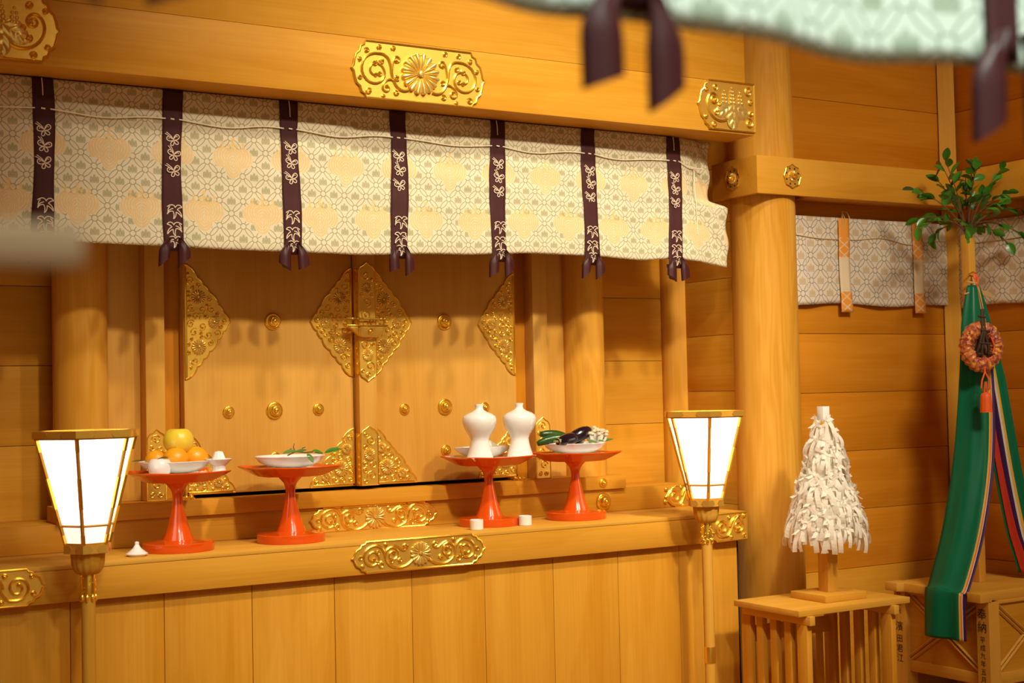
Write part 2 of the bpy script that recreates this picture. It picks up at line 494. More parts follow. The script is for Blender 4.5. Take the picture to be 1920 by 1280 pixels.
# door surround
def surround(sgn, name):
    t = empty(name, (XC+sgn*.767, 4.715, 1.2185), kind='structure')
    e0, e1 = (-.033, .033)
    MB().box(e0, e1, 0, .10, 0, 1.2)  .build('jamb', 'cedar_z', t, bevel=.002)
    a, b = sorted((sgn*.033, sgn*.16))
    MB().box(a, b, .06, .12, 0, 1.2)  .build('jamb_board', 'cedar_z', t, bevel=.002)
    a, b = sorted((-sgn*.033, -sgn*.125))
    MB().box(a, b, .062, .11, 0, 1.2).build('reveal_board', 'dim_z', t, bevel=.002)
    return t
sur_l = surround(-1, 'trim_12'); sur_r = surround(1, 'trim_13')
structure('trim_14', MB().box(1.5, 2.93, 4.79, 4.85, 1.2185, 2.4), 'void')

# ================================================================== GOLD FITTINGS
def rosette(mb, cu, cv, R, w, h, n=16, ring=True):
    for k in range(n):
        a = 2*PI*(k+.5)/n; ca, sa = math.cos(a), math.sin(a)
        def fn(p, q):
            t = 1-(1-p)**1.8; s = q*2-1
            r = R*(.10+.90*t)
            wd = r*math.tan(PI/n)*1.0
            if t > .88: wd *= math.sqrt(max(0., 1-((t-.88)/.12)**2))
            x = r; y = s*wd
            z = h*(.35+.65*math.sin(min(1., t*1.15)*PI*.66))*math.sqrt(max(0., 1-s*s))
            return (cu+x*ca-y*sa, -(w+z), cv+x*sa+y*ca)
        mb.grid(fn, 9, 6)
    mb.lathe([(R*.17, 0), (R*.17, h*.75), (R*.12, h*1.0), (0, h*1.1)], 10, (cu, -w, cv), 'y')
def spiral(cx, cy, ra, rb, a0, turns, n=22, sq=1.):
    out = []
    for i in range(n+1):
        t = i/n; a = a0+turns*2*PI*t; r = lerp(ra, rb, t**.85)
        out.append((cx+r*math.cos(a)*sq, cy+r*math.sin(a)))
    return out
def vine(mb, pts, w, ra, rb, blob=0.):
    n = len(pts)
    mb.tube([(u, -(w+lerp(ra, rb, i/(n-1))*.15), v) for i, (u, v) in enumerate(pts)], [lerp(ra, rb, i/(n-1)) for i in range(n)], 6)
    if blob: mb.ball((pts[-1][0], -(w+blob*.4), pts[-1][1]), blob, 7, 5)
def inside(poly, x, y):
    c = False; n = len(poly)
    for i in range(n):
        x1, y1 = poly[i]; x2, y2 = poly[(i+1) % n]
        if (y1 > y) != (y2 > y) and x < (x2-x1)*(y-y1)/(y2-y1)+x1: c = not c
    return c
def pdist(poly, x, y):
    d = 9
    for i in range(len(poly)):
        x1, y1 = poly[i]; x2, y2 = poly[(i+1) % len(poly)]
        L = (x2-x1)**2+(y2-y1)**2
        t = max(0, min(1, ((x-x1)*(x2-x1)+(y-y1)*(y2-y1))/L)) if L else 0
        d = min(d, math.hypot(x-x1-t*(x2-x1), y-y1-t*(y2-y1)))
    return d
def curl_fill(mb, poly, avoid, w, r, seed, margin=.0045, tr=.0027):
    rnd = random.Random(seed)
    xs = [p[0] for p in poly]; ys = [p[1] for p in poly]
    placed = list(avoid)
    for rr in (r, r*.8, r*.6, r*.45):
        for _ in range(900):
            x, y = rnd.uniform(min(xs), max(xs)), rnd.uniform(min(ys), max(ys))
            if not inside(poly, x, y) or pdist(poly, x, y) < rr+margin: continue
            if any(math.hypot(x-a, y-b) < c+rr*.92 for a, b, c in placed): continue
            placed.append((x, y, rr))
            sg = rnd.choice((-1, 1))
            vine(mb, spiral(x, y, rr, rr*.28, rnd.uniform(0, 6.28), sg*rnd.uniform(.95, 1.25), 13), w, tr*.75, tr*1.1, tr*1.5)
def plate(root, out, thick=.004, rim=.0035, mat='gold_plate'):
    MB().prism(out, 0, thick).build('plate', mat, root, smooth=False)
    n = len(out)
    c = (sum(p[0] for p in out)/n, sum(p[1] for p in out)/n)
    MB().tube([(u, -thick, v) for u, v in out]+[(out[0][0], -thick, out[0][1])], rim, 6).build('rim', 'gold', root)
def scallop(p0, p1, lobes, bulge, steps=7):
    """from p0 to p1 (p1 left out); rounded lobes bulging to the left of the direction of travel"""
    out = []; L = math.hypot(p1[0]-p0[0], p1[1]-p0[1])
    nx, ny = -(p1[1]-p0[1])/L, (p1[0]-p0[0])/L
    tot = sum(lobes); a = 0
    for l in lobes:
        for i in range(steps):
            t = i/steps; q = (a+l*t)/tot; b = bulge*(l/max(lobes))*math.sin(PI*t)**.7
            b += bulge*.9*math.sin(PI*q)
            out.append((lerp(p0[0], p1[0], q)+nx*b, lerp(p0[1], p1[1], q)+ny*b))
        a += l
    return out
def ogee_end(u, H):           # points of a pointed, stepped right end from (u-..,+H) down to -H ; tip at u
    half = [(u-.052, H), (u-.047, H*.86), (u-.035, H*.80), (u-.030, H*.62), (u-.017, H*.50), (u-.0105, H*.28), (u-.0075, H*.10), (u, 0)]
    return half+[(a, -b) for a, b in half[-2::-1]]
def mirror(ps): return [(-a, b) for a, b in ps][::-1]

def plaque_tall(loc, label):
    """wide lintel plaque: big chrysanthemum between scrolling vines"""
    H = .095; t = empty('gilt_plaque', loc, 0, label, 'plaque', 'gilt plaques with chrysanthemums')
    e = ogee_end(.252, H)
    out = e + mirror(e)
    plate(t, out, .004, .0042)
    mb = MB(); w = .004
    for s in (1, -1):
        P = lambda pts: [(s*a, b) for a, b in pts]
        vine(mb, P(bez((.045, -.058), (.085, -.075), (.105, -.03), (.108, .005), 10)+bez((.108, .005), (.11, .04), (.125, .058), (.15, .056), 10)[1:]+spiral(.166, -.004, .062, .012, 1.85, -1.55, 30)[1:]), w, .0058, .0042, .0078)
        vine(mb, P(bez((.106, -.01), (.105, .03), (.095, .06), (.082, .05), 8)+spiral(.085, .04, .012, .006, 1.6, .6, 8)), w, .005, .004, .0066)
        vine(mb, P(bez((.10, -.03), (.115, -.02), (.145, -.04), (.14, -.062), 8)+spiral(.126, -.058, .014, .007, -.3, -.7, 8)), w, .005, .004, .0066)
        for cx, cy, rr, a0, tn in ((.09, -.072, .011, 2.2, -.8), (.15, .078, .009, -1.2, .8), (.098, .079, .009, -1, .8), (.142, .03, .010, 1.2, -.8), (.088, -.02, .011, -2.4, .8),
                                    (.196, .062, .009, .5, .8), (.192, -.075, .012, 2.5, -.9), (.222, .03, .007, 0, .8), (.222, -.03, .007, 0, -.8), (.168, .022, .010, 2, .8), (.15, -.012, .009, .3, -.9), (.138, -.086, .006, 0, .8)):
            vine(mb, P(spiral(cx, cy, rr, rr*.4, a0, tn, 9)), w, .0036, .0044, .006)
    mb.build('scrollwork', 'gold', t)
    mb = MB(); rosette(mb, 0, 0, .070, w, .016); mb.build('chrysanthemum', 'gold_bright', t)
    return t
def plaque_long(loc, label, H=.051):
    t = empty('gilt_plaque', loc, 0, label, 'plaque', 'gilt plaques with chrysanthemums')
    e = ogee_end(.252, H); out = e+mirror(e)
    plate(t, out, .004, .0036)
    mb = MB(); w = .004
    for s in (1, -1):
        P = lambda pts: [(s*a, b) for a, b in pts]
        vine(mb, P(bez((.030, -.018), (.06, -.055), (.125, -.045), (.132, -.005), 14)+spiral(.104, .004, .029, .008, .0, 1.35, 24)[1:]), w, .005, .0036, .0066)
        vine(mb, P(bez((.132, -.005), (.135, .03), (.155, .042), (.178, .036), 10)+spiral(.178, -.001, .037, .009, 1.6, -1.6, 28)[1:]), w, .005, .0036, .0066)
        vine(mb, P(bez((.10, .034), (.075, .03), (.07, .005), (.05, .02), 8)+spiral(.055, .028, .010, .005, -1, .7, 8)[1:]), w, .0042, .0036, .006)
        for cx, cy, rr, a0, tn in ((.146, -.028, .012, 1.6, -.9), (.076, -.018, .009, 0, .9), (.107, -.018, .008, 1, -.9), (.222, .0, .008, 2, .9), (.158, .012, .008, 1, .8), (.128, .038, .006, 0, .8), (.16, -.02, .007, 2, .8), (.214, -.028, .006, 0, .8)):
            vine(mb, P(spiral(cx, cy, rr, rr*.4, a0, tn, 9)), w, .0032, .004, .0054)
    mb.build('scrollwork', 'gold', t)
    mb = MB(); rosette(mb, 0, 0, .0385, w, .010); mb.build('chrysanthemum', 'gold_bright', t)
    return t
def paulownia(mb, cu, cv, S, w, h):
    def leaf(ang, L, W, ox, oy, lift):
        ca, sa = math.cos(ang), math.sin(ang)
        def fn(p, q):
            t = p; v = q*2-1                      # t along the leaf, v across
            w = W*(math.sin(PI*min(1., t**.72))**.62)*(1+.07*math.cos(t*15))
            if t > .97: w = 0
            x = v*w; y = -L*t
            ridge = .5+.5*math.cos((abs(v)*.8-t*2.2)*2*PI*1.5)
            z = lift+h*(1-v*v)*math.sin(PI*(.08+.86*t))**.5*(.55+.45*ridge)-(.25*h if abs(v) < .05 else 0)
            return (cu+ox+x*ca-y*sa, -(w_+max(0., z)), cv+oy+x*sa+y*ca)
        w_ = w
        mb.grid(fn, 26, 16)
    leaf(-1.05, S*.60, S*.24, -.02*S, .06*S, 0.); leaf(1.05, S*.60, S*.24, .02*S, .06*S, 0.); leaf(0, S*.68, S*.25, 0, .08*S, .003)
    for x0, n, r in ((0, 5, .060), (-.26, 4, .048), (.26, 4, .048)):
        for k in range(n):
            y = .12+.095*k; rr = r*(1-.10*k)*S
            for dx in ((0,) if k == n-1 else (-.055, .055)):
                mb.ball((cu+(x0+dx*(1-.15*k))*S, -w, cv+y*S), (rr, rr, rr), 8, 5)
        mb.tube([(cu+x0*S, -w, cv+.05*S), (cu+x0*S, -w, cv+.45*S)], .008*S, 5)
def lintel_end(loc, sgn, label):
    """corner plaque; sgn=+1: straight edge on the right"""
    H = .094
    t = empty('gilt_corner_plaque', loc, 0, label, 'plaque', 'gilt corner plaques with paulownia')
    e = mirror(ogee_end(.28, H))            # pointed on the left, tip at -.28
    out = [(a*sgn, b) for a, b in ([(0, H)]+e[::-1][::-1]+[(0, -H)])]
    # order: start top right, go along the left end from top to bottom
    tl = sorted([p for p in e], key=lambda p: -p[1])
    out = [(a*sgn, b) for a, b in [(0, H)]+tl+[(0, -H)]]
    plate(t, out, .004, .0042)
    mb = MB(); w = .004
    P = lambda pts: [(sgn*a, b) for a, b in pts]
    vine(mb, P(bez((-.135, -.05), (-.19, -.085), (-.245, -.03), (-.235, .015), 12)+bez((-.235, .015), (-.225, .055), (-.19, .05), (-.185, .02), 8)[1:]+spiral(-.203, .02, .018, .007, 0, -1.1, 14)[1:]), w, .0058, .0042, .0075)
    for cx, cy, rr, a0, tn in ((-.195, .068, .012, -1, .9), (-.19, -.03, .012, 2, .9), (-.205, -.078, .011, 0, .9), (-.24, .055, .008, 0, .9), (-.245, -.05, .008, 0, -.9), (-.03, .06, .020, 1.2, .9), (-.03, -.062, .022, 1.6, -.9), (-.02, .02, .012, 1, .9), (-.022, -.022, .013, 1, -.9), (-.175, .0, .008, 1, .9)):
        vine(mb, P(spiral(cx, cy, rr, rr*.4, a0, tn, 10)), w, .004, .0046, .0066)
    mb.build('scrollwork', 'gold', t)
    mb = MB(); paulownia(mb, sgn*-.112, -.005, .150, w, .008); mb.build('paulownia_crest', 'gold_bright', t)
    return t
def shelf_end(loc, sgn, label, L=.203, H=.052):
    t = empty('gilt_corner_plaque', loc, 0, label, 'plaque', 'gilt corner plaques with scrolls')
    tl = sorted(mirror(ogee_end(L, H)), key=lambda p: -p[1])
    out = [(a*sgn, b) for a, b in [(0, H)]+tl+[(0, -H)]]
    plate(t, out, .004, .0036)
    mb = MB(); w = .004
    P = lambda pts: [(sgn*(a), b) for a, b in pts]
    vine(mb, P(bez((-.035, .042), (-.07, .045), (-.075, -.04), (-.11, -.036), 12)+spiral(-.125, 0, .038, .01, -1.2, -1.5, 26)[1:]), w, .0056, .0042, .007)
    vine(mb, P(bez((-.085, .0), (-.075, .045), (-.03, .05), (-.022, .01), 10)+spiral(-.045, .0, .026, .008, .2, -1.3, 20)[1:]), w, .0054, .0042, .007)
    for cx, cy, rr, a0, tn in ((-.015, .038, .008, 1, .9), (-.016, -.036, .009, 1, -.9), (-.09, .036, .007, 0, .9), (-.165, .03, .006, 1, .9), (-.17, -.02, .007, 1, .9), (-.08, -.04, .006, 1, .9)):
        vine(mb, P(spiral(cx, cy, rr, rr*.4, a0, tn, 9)), w, .0036, .0044, .006)
    mb.build('scrollwork', 'gold', t)
    return t
plaque_tall((XC+.004, 4.237, 2.635), 'gilt plaque with big raised chrysanthemum, centre of the upper lintel')
lintel_end((3.690, 4.237, 2.645), 1, 'gilt paulownia plaque at the lintel end beside the column')
lintel_end((.745, 4.237, 2.645), -1, 'gilt paulownia plaque on lintel, cut by top left picture corner')
plaque_long((XC+.004, 4.300, 1.021), 'long gilt scroll plaque on the front edge of the shelf')
plaque_long((XC+.011, 4.663, 1.120), 'long gilt scroll plaque on the step behind the red stands', .0435)
shelf_end((3.647, 4.300, 1.020), 1, 'gilt scroll plaque at the shelf end beside the big column')
shelf_end((.779, 4.300, 1.020), -1, 'gilt scroll plaque on shelf edge left of the left lantern')
shelf_end((3.70, 4.663, 1.119), 1, 'gilt scroll plaque on the step, half behind the right lantern', .17, .043)

def boss_mesh(R, name):
    p = [(R, 0), (R, R*.12), (R*.93, R*.22), (R*.72, R*.27), (R*.66, R*.24), (R*.64, R*.32), (R*.60, R*.50), (R*.46, R*.68), (R*.36, R*.72), (R*.33, R*.69), (R*.30, R*.78), (R*.15, R*.88), (0, R*.9)]
    return MB().lathe(p, 28, axis='y').mesh(name, 'gold', angle=70)
BOSS_L, BOSS_S = boss_mesh(.031, 'boss_large'), boss_mesh(.0215, 'boss_small')
def wallboss(mesh, loc, label, s=1.):
    o = put('gilt_boss', mesh, None, loc, None, s); return tag(o, label, 'boss')
wallboss(BOSS_S, (3.214, 4.6445, 1.192), 'small gilt dome boss on the sill board, right end', .85)
wallboss(BOSS_L, (3.225, 4.6625, 1.117), 'large gilt dome boss on the step below the sill end', 1.12)
wallboss(BOSS_L, (1.201, 4.6625, 1.117), 'large gilt dome boss on the step behind the left lantern', 1.12)

def octo(loc, rz, label):
    t = empty('gilt_rail_boss', loc, rz, label, 'boss', 'gilt octagonal bosses on the rail')
    out = []
    for k in range(8):
        a0 = 2*PI*k/8+PI/8+PI/8; R = .046
        for j in range(5):
            a = a0+2*PI/8*j/5
            out.append((R*(1-.12*math.sin(PI*j/5))*math.cos(a), 1.05*R*(1-.12*math.sin(PI*j/5))*math.sin(a)))
    plate(t, out, .003, .0022)
    mb = MB(); rosette(mb, 0, 0, .021, .003, .008, 16)
    mb.build('chrysanthemum', 'gold_bright', t)
    MB().lathe([(.010, 0), (.011, .010), (.007, .017), (0, .019)], 12, (0, -.008, 0), 'y').build('stud', 'gold', t)
    for k in range(8):
        a = 2*PI*k/8+PI/8
        MB().ball((.033*math.cos(a), -.003, .033*math.sin(a)), (.0042, .001, .0042), 8, 5).build('pierced_hole', 'void', t)
    return t
octo((3.918, 4.2795, 2.400), 0, 'gilt octagonal boss on the rail front, right of the corner')
octo((3.7345, 4.425, 2.400), -PI/2, 'gilt octagonal boss on the rail end facing left')

# ------------------------------------------------------------------ doors
def half_diamond(parent, u, v, sgn, h=.197, wd=.158, seed=1):
    """hinge plate: straight edge at u, apex towards sgn"""
    t = empty('gilt_door_plate', (u, 0, v)); t.parent = parent
    e = scallop((0, h), (wd, 0), (1.5, .8, .8, 1.25, .8, .9), .0085, 6)
    pts = e+[(wd+.004, 0)]+[(a, -b) for a, b in e[::-1]]
    out = [(a*sgn, b) for a, b in pts]
    plate(t, out, .003, .0028)
    # inner straight rim line
    mb = MB(); w = .003
    ros = [(.048, .085, .026), (.048, -.085, .026), (.103, 0, .0205)]
    poly = [(a, b) for a, b in pts]
    tmp = MB()
    curl_fill(tmp, poly, [(a, b, c+.001) for a, b, c in ros], w, .0155, seed)
    tmp.v = [(x*sgn, y, z) for x, y, z in tmp.v]
    tmp.build('scrollwork', 'gold', t)
    for a, b, c in ros:
        mb = MB(); rosette(mb, a*sgn, b, c, w, .009); mb.build('chrysanthemum', 'gold_bright', t)
    MB().box(*(sorted((0, sgn*.007))), -.0065, 0, -h+.008, h-.008).build('edge_band', 'gold', t, bevel=.001)
    return t
def corner_plate(parent, u, v, sgn, h=.206, wd=.172, seed=2):
    t = empty('gilt_door_corner', (u, 0, v)); t.parent = parent
    e = scallop((.0, h), (wd, .004), (1.6, .7, .7, 1.3, .8, .9), .0085, 6)
    pts = e+[(wd, .0), (0, 0)]
    plate(t, [(a*sgn, b) for a, b in pts], .003, .0028)
    w = .003
    ros = [(.052, .062, .027), (.030, .132, .018), (.112, .036, .017)]
    tmp = MB(); curl_fill(tmp, pts, [(a, b, c+.001) for a, b, c in ros], w, .0145, seed)
    tmp.v = [(x*sgn, y, z) for x, y, z in tmp.v]
    tmp.build('scrollwork', 'gold', t)
    for a, b, c in ros:
        mb = MB(); rosette(mb, a*sgn, b, c, w, .009); mb.build('chrysanthemum', 'gold_bright', t)
    MB().box(*(sorted((0, sgn*.007))), -.0065, 0, .0, h-.012).build('edge_band', 'gold', t, bevel=.001)
    MB().box(*(sorted((0, sgn*(wd-.01)))), -.0065, 0, .0, .008).build('bottom_band', 'gold', t, bevel=.001)
    return t
def strip_plate(parent, u, y, v0, v1, wd, seed, top=True, bottom=True, name='gilt_door_strip'):
    t = empty(name, (u, y, 0)); t.parent = parent
    h = wd/2
    def tipf(v, s): return [(h, v-s*.030), (h*.72, v-s*.016), (h*.42, v-s*.011), (0, v), (-h*.42, v-s*.011), (-h*.72, v-s*.016), (-h, v-s*.030)]
    out = (tipf(v1, 1) if top else [(h, v1), (-h, v1)])+([(a, b) for a, b in tipf(v0, -1)[::-1]] if bottom else [(-h, v0), (h, v0)])
    plate(t, out, .003, .0028)
    w = .003; L = v1-v0
    ros = [(0, v0+L*.22, h*.62), (0, v0+L*.78, h*.62)] if L > .3 else [(0, v0+L*.52, h*.62)]
    if name != 'gilt_door_strip': ros = []
    mb = MB(); curl_fill(mb, out, ros, w, h*.60, seed, .0035); mb.build('scrollwork', 'gold', t)
    for a, b, c in ros:
        mb = MB(); rosette(mb, a, b, c, w, .008); mb.build('chrysanthemum', 'gold_bright', t)
    return t
ZB = 1.231
def door(name, x0, x1):
    d = MB().box(x0, x1, 4.722, 4.765, ZB, 2.355).build(name, 'cedar_z', bevel=.002)
    return tag(d, kind='structure')
dl = door('door_1', 1.547, 2.176); dr = door('door_2', 2.181, 2.868)
def facefix(d):            # an empty on the door's face so fittings sit at its front plane
    return d
for d, items in ((dl, 'l'), (dr, 'r')): pass
def at_face(obj, y=4.722):
    obj.location.y = y
SX = 4.722/4.796
at_face(half_diamond(dl, 1.551, 1.8205, 1, seed=3)); at_face(half_diamond(dl, 2.174, 1.8235, -1, seed=4))
at_face(half_diamond(dr, 2.254, 1.8235, 1, seed=5)); at_face(half_diamond(dr, 2.864, 1.8205, -1, seed=6))
at_face(corner_plate(dl, 1.551, ZB+.002, 1, seed=7)); at_face(corner_plate(dl, 2.174, ZB+.002, -1, seed=8))
at_face(corner_plate(dr, 2.254, ZB+.002, 1, seed=9)); at_face(corner_plate(dr, 2.864, ZB+.002, -1, seed=10))
for x, z, m in ((1.870, 1.825, BOSS_L), (1.871, 1.511, BOSS_L), (1.703, 1.509, BOSS_S), (2.038, 1.511, BOSS_S)):
    put('gilt_door_boss', m, dl, (x, 4.722, z))
for x, z, m in ((2.556, 1.828, BOSS_L), (2.552, 1.508, BOSS_L), (2.382, 1.503, BOSS_S), (2.724, 1.501, BOSS_S), (2.553, 1.3445, BOSS_S)):
    put('gilt_door_boss', m, dr, (x, 4.722, z))
put('gilt_door_boss', BOSS_S, dl, (1.871, 4.722, 1.3445))
ast = MB().box(2.181, 2.2505, 4.680, 4.7215, ZB, 2.355).build('meeting_stile', 'cedar_z', dr, bevel=.002)
strip_plate(dr, 2.2157, 4.680, 1.6085, 2.039, .068, 11)
strip_plate(dr, 2.2157, 4.680, ZB+.002, 1.446, .068, 12, True, False)
MB().box(2.1785, 2.181, 4.6805, 4.7215, 1.635, 2.015).build('gilt_side_sheet', 'gold', dr)
MB().box(2.1785, 2.181, 4.6805, 4.7215, ZB, 1.42).build('gilt_side_sheet', 'gold', dr)
def hinge(x, par):
    mb = MB()
    for dx in (-.018, 0, .018): mb.ball((x+dx, 4.712, 1.2245), (.010, .010, .008), 10, 6)
    mb.box(x-.03, x+.03, 4.708, 4.72, 1.2185, 1.223)
    mb.build('gilt_pivot', 'gold', par)
hinge(1.545, dl); hinge(2.87, dr)
# strips on the jambs
for sur, x0 in ((sur_l, 1.446), (sur_r, 2.980)):
    t = strip_plate(sur, 0, -.0005, .001, .238, .064, 13, True, False, 'gilt_jamb_strip')
# padlock
lock = empty('gilt_padlock', (2.212, 4.665, 1.800), 0, 'gilt boat-shaped padlock closing the doors', 'padlock')
mb = MB()
mb.prism([(-.078, .006), (.072, .006), (.066, -.004), (.045, -.030), (.03, -.034), (-.02, -.034), (-.040, -.028), (-.066, -.004)], -.010, .012)
mb.build('lock_body', 'gold_plate', lock, bevel=.0025)
MB().box(-.082, .076, -.015, .012, .006, .011).build('lock_lid', 'gold', lock, bevel=.0015)
MB().tube([(-.088, -.004, .034), (.088, -.004, .032)], .0038, 10).build('shackle_bar', 'gold_dark', lock)
for x in (-.062, -.040, .052, .066): MB().lathe([(.0058, -.004), (.0066, 0), (.0058, .004)], 12).xf(Matrix.Translation((x, -.004, .033)) @ Matrix.Rotation(PI/2, 4, 'Y')).build('bar_collar', 'gold_dark', lock)
MB().tube([(.063, -.004, .033), (.063, -.004, .006)], .002, 6).build('bar_post', 'gold_dark', lock)
MB().tube([(-.040, -.004, .012), (-.040, -.016, .0), (-.040, -.016, -.028)], .0042, 8).build('hasp', 'gold', lock)
MB().lathe([(.011, 0), (.011, .003), (.006, .007), (0, .008)], 14, (.004, -.012, -.013), 'y').build('lock_rosette', 'gold', lock)
MB().ball((-.085, -.008, .009), .006).build('lid_knob', 'gold', lock)

# ================================================================== ALTAR CURTAIN
def bow_mesh(seed):
    """two hanging folded loops either side of a wrapped strap end"""
    rnd = random.Random(seed); parts = []
    for sg in (-1, 1):
        ph = rnd.uniform(0, 6); lean = rnd.uniform(-.002, .006); H = rnd.uniform(.078, .090); tw = rnd.uniform(.9, 1.15); sl = rnd.uniform(.006, .018)*rnd.choice((-1, 1))
        def fn(p, q):
            a = 2*PI*p
            wd = lerp(.007, .0195*tw, sstep(.0, .6, q)); dp = lerp(.006, .011, sstep(0, .6, q))
            x = sg*(.020+.010*sstep(0, .5, q)+lean*q)+wd*math.cos(a)
            y = -.013+dp*math.sin(a)*(1+.45*math.sin(4*a+ph)*sstep(.1, .5, q))+.003*math.sin(5*math.cos(a)+ph)
            z = .026-H*q+sl*math.cos(a)*sstep(.5, 1, q)
            if q < .12: x = lerp(sg*.010, x, .5+.5*q/.12)
            return (x, y, z)
        mb = MB(); mb.grid(fn, 18, 12, cu=True)
        mb.add([fn(i/18, 1.) for i in range(18)], [tuple(range(18))])
        parts.append(mb.mesh('bow_loop', 'purple_gloss', angle=60))
    return parts
BOWS = [bow_mesh(s) for s in (1, 2, 3, 4)]
def polyline_ribbon(mb, pts, w, y):
    pts = [Vector((a, 0, b)) for a, b in pts]
    L, R_ = [], []
    for i, p in enumerate(pts):
        t = (pts[min(i+1, len(pts)-1)]-pts[max(i-1, 0)]).normalized(); nrm = Vector((-t.z, 0, t.x))*w/2
        L.append((p+nrm)); R_.append((p-nrm))
    vs = [(v.x, y, v.z) for v in L]+[(v.x, y, v.z) for v in R_]; n = len(pts)
    mb.add(vs, [(i, i+1, n+i+1, n+i) for i in range(n-1)])
def butterfly(mb, cx, cz, s, y, tilt=.0):
    def T(p):
        c, q = math.cos(tilt), math.sin(tilt)
        return [(cx+(a*c-b*q)*s, cz+(a*q+b*c)*s) for a, b in p]
    for sg in (-1, 1):
        polyline_ribbon(mb, T([(sg*a, b) for a, b in bez((0, -.05), (.15, .5), (.75, .75), (.85, .35), 9)+bez((.85, .35), (1.0, .1), (.6, -.25), (.02, -.1), 9)[1:]]), .0028, y)
        polyline_ribbon(mb, T([(sg*a, b) for a, b in bez((.04, -.15), (.5, -.25), (.7, -.6), (.4, -.75), 8)+bez((.4, -.75), (.15, -.8), (.05, -.5), (0, -.2), 7)[1:]]), .0026, y)
        polyline_ribbon(mb, T([(sg*a, b) for a, b in bez((.15, .1), (.35, .4), (.6, .4), (.6, .2), 7)]), .0022, y)
    polyline_ribbon(mb, T(bez((-.2, .25), (-.5, .6), (-.75, .9), (-.95, 1.0), 7)), .0022, y)
    polyline_ribbon(mb, T(bez((-.1, .25), (-.25, .7), (-.55, .95), (-.7, 1.15), 7)), .0022, y)
def swallow(mb, cx, cz, s, y, fl=1):
    def T(p): return [(cx+a*s*fl, cz+b*s) for a, b in p]
    for path in (bez((-.95, .55), (-.5, .95), (.0, .9), (.1, .45), 10), bez((.1, .45), (.3, .9), (.7, .95), (1.0, .55), 9),
                 bez((1.0, .5), (.75, .55), (.55, .4), (.35, .2), 7), bez((.35, .2), (.8, .0), (.95, -.4), (.95, -.75), 9),
                 bez((.95, -.75), (.7, -.35), (.4, -.15), (.2, -.1), 8), bez((.2, -.1), (.25, -.5), (.1, -.85), (-.15, -1.0), 8),
                 bez((-.15, -1.0), (-.0, -.6), (-.05, -.3), (-.2, .0), 8), bez((-.2, .0), (-.5, .05), (-.8, -.1), (-.95, -.45), 8),
                 bez((-.95, -.45), (-.9, .05), (-.5, .3), (-.15, .35), 8), bez((-.6, .62), (-.8, .4), (-.9, .1), (-.85, .0), 6)):
        polyline_ribbon(mb, T(path), .0027, y)
def curtain_y(x, z):
    k = (2.536-z)/.5
    return 4.383+.005*math.sin(x*15.7+.4)*k+.003*math.sin(x*41+z*9)*k+.002*math.sin(z*60+x*7)*(1-k)
def strap_embroidery():
    out = []
    for tilt in (.25, -.15, .3):
        mb = MB(); butterfly(mb, 0, 0, .0235, 0, tilt); out.append(('embroidered_butterfly', mb.mesh('embroidered_butterfly', 'embroidery', smooth=False)))
    for sg in (1, -1, 1):
        mb = MB(); swallow(mb, 0, 0, .0245 if len(out) < 5 else .02, 0, sg); out.append(('embroidered_swallow', mb.mesh('embroidered_swallow', 'embroidery', smooth=False)))
    return out
EMB_Z = (2.378, 2.330, 2.279, 2.150, 2.095, 2.054)
EMB = strap_embroidery()
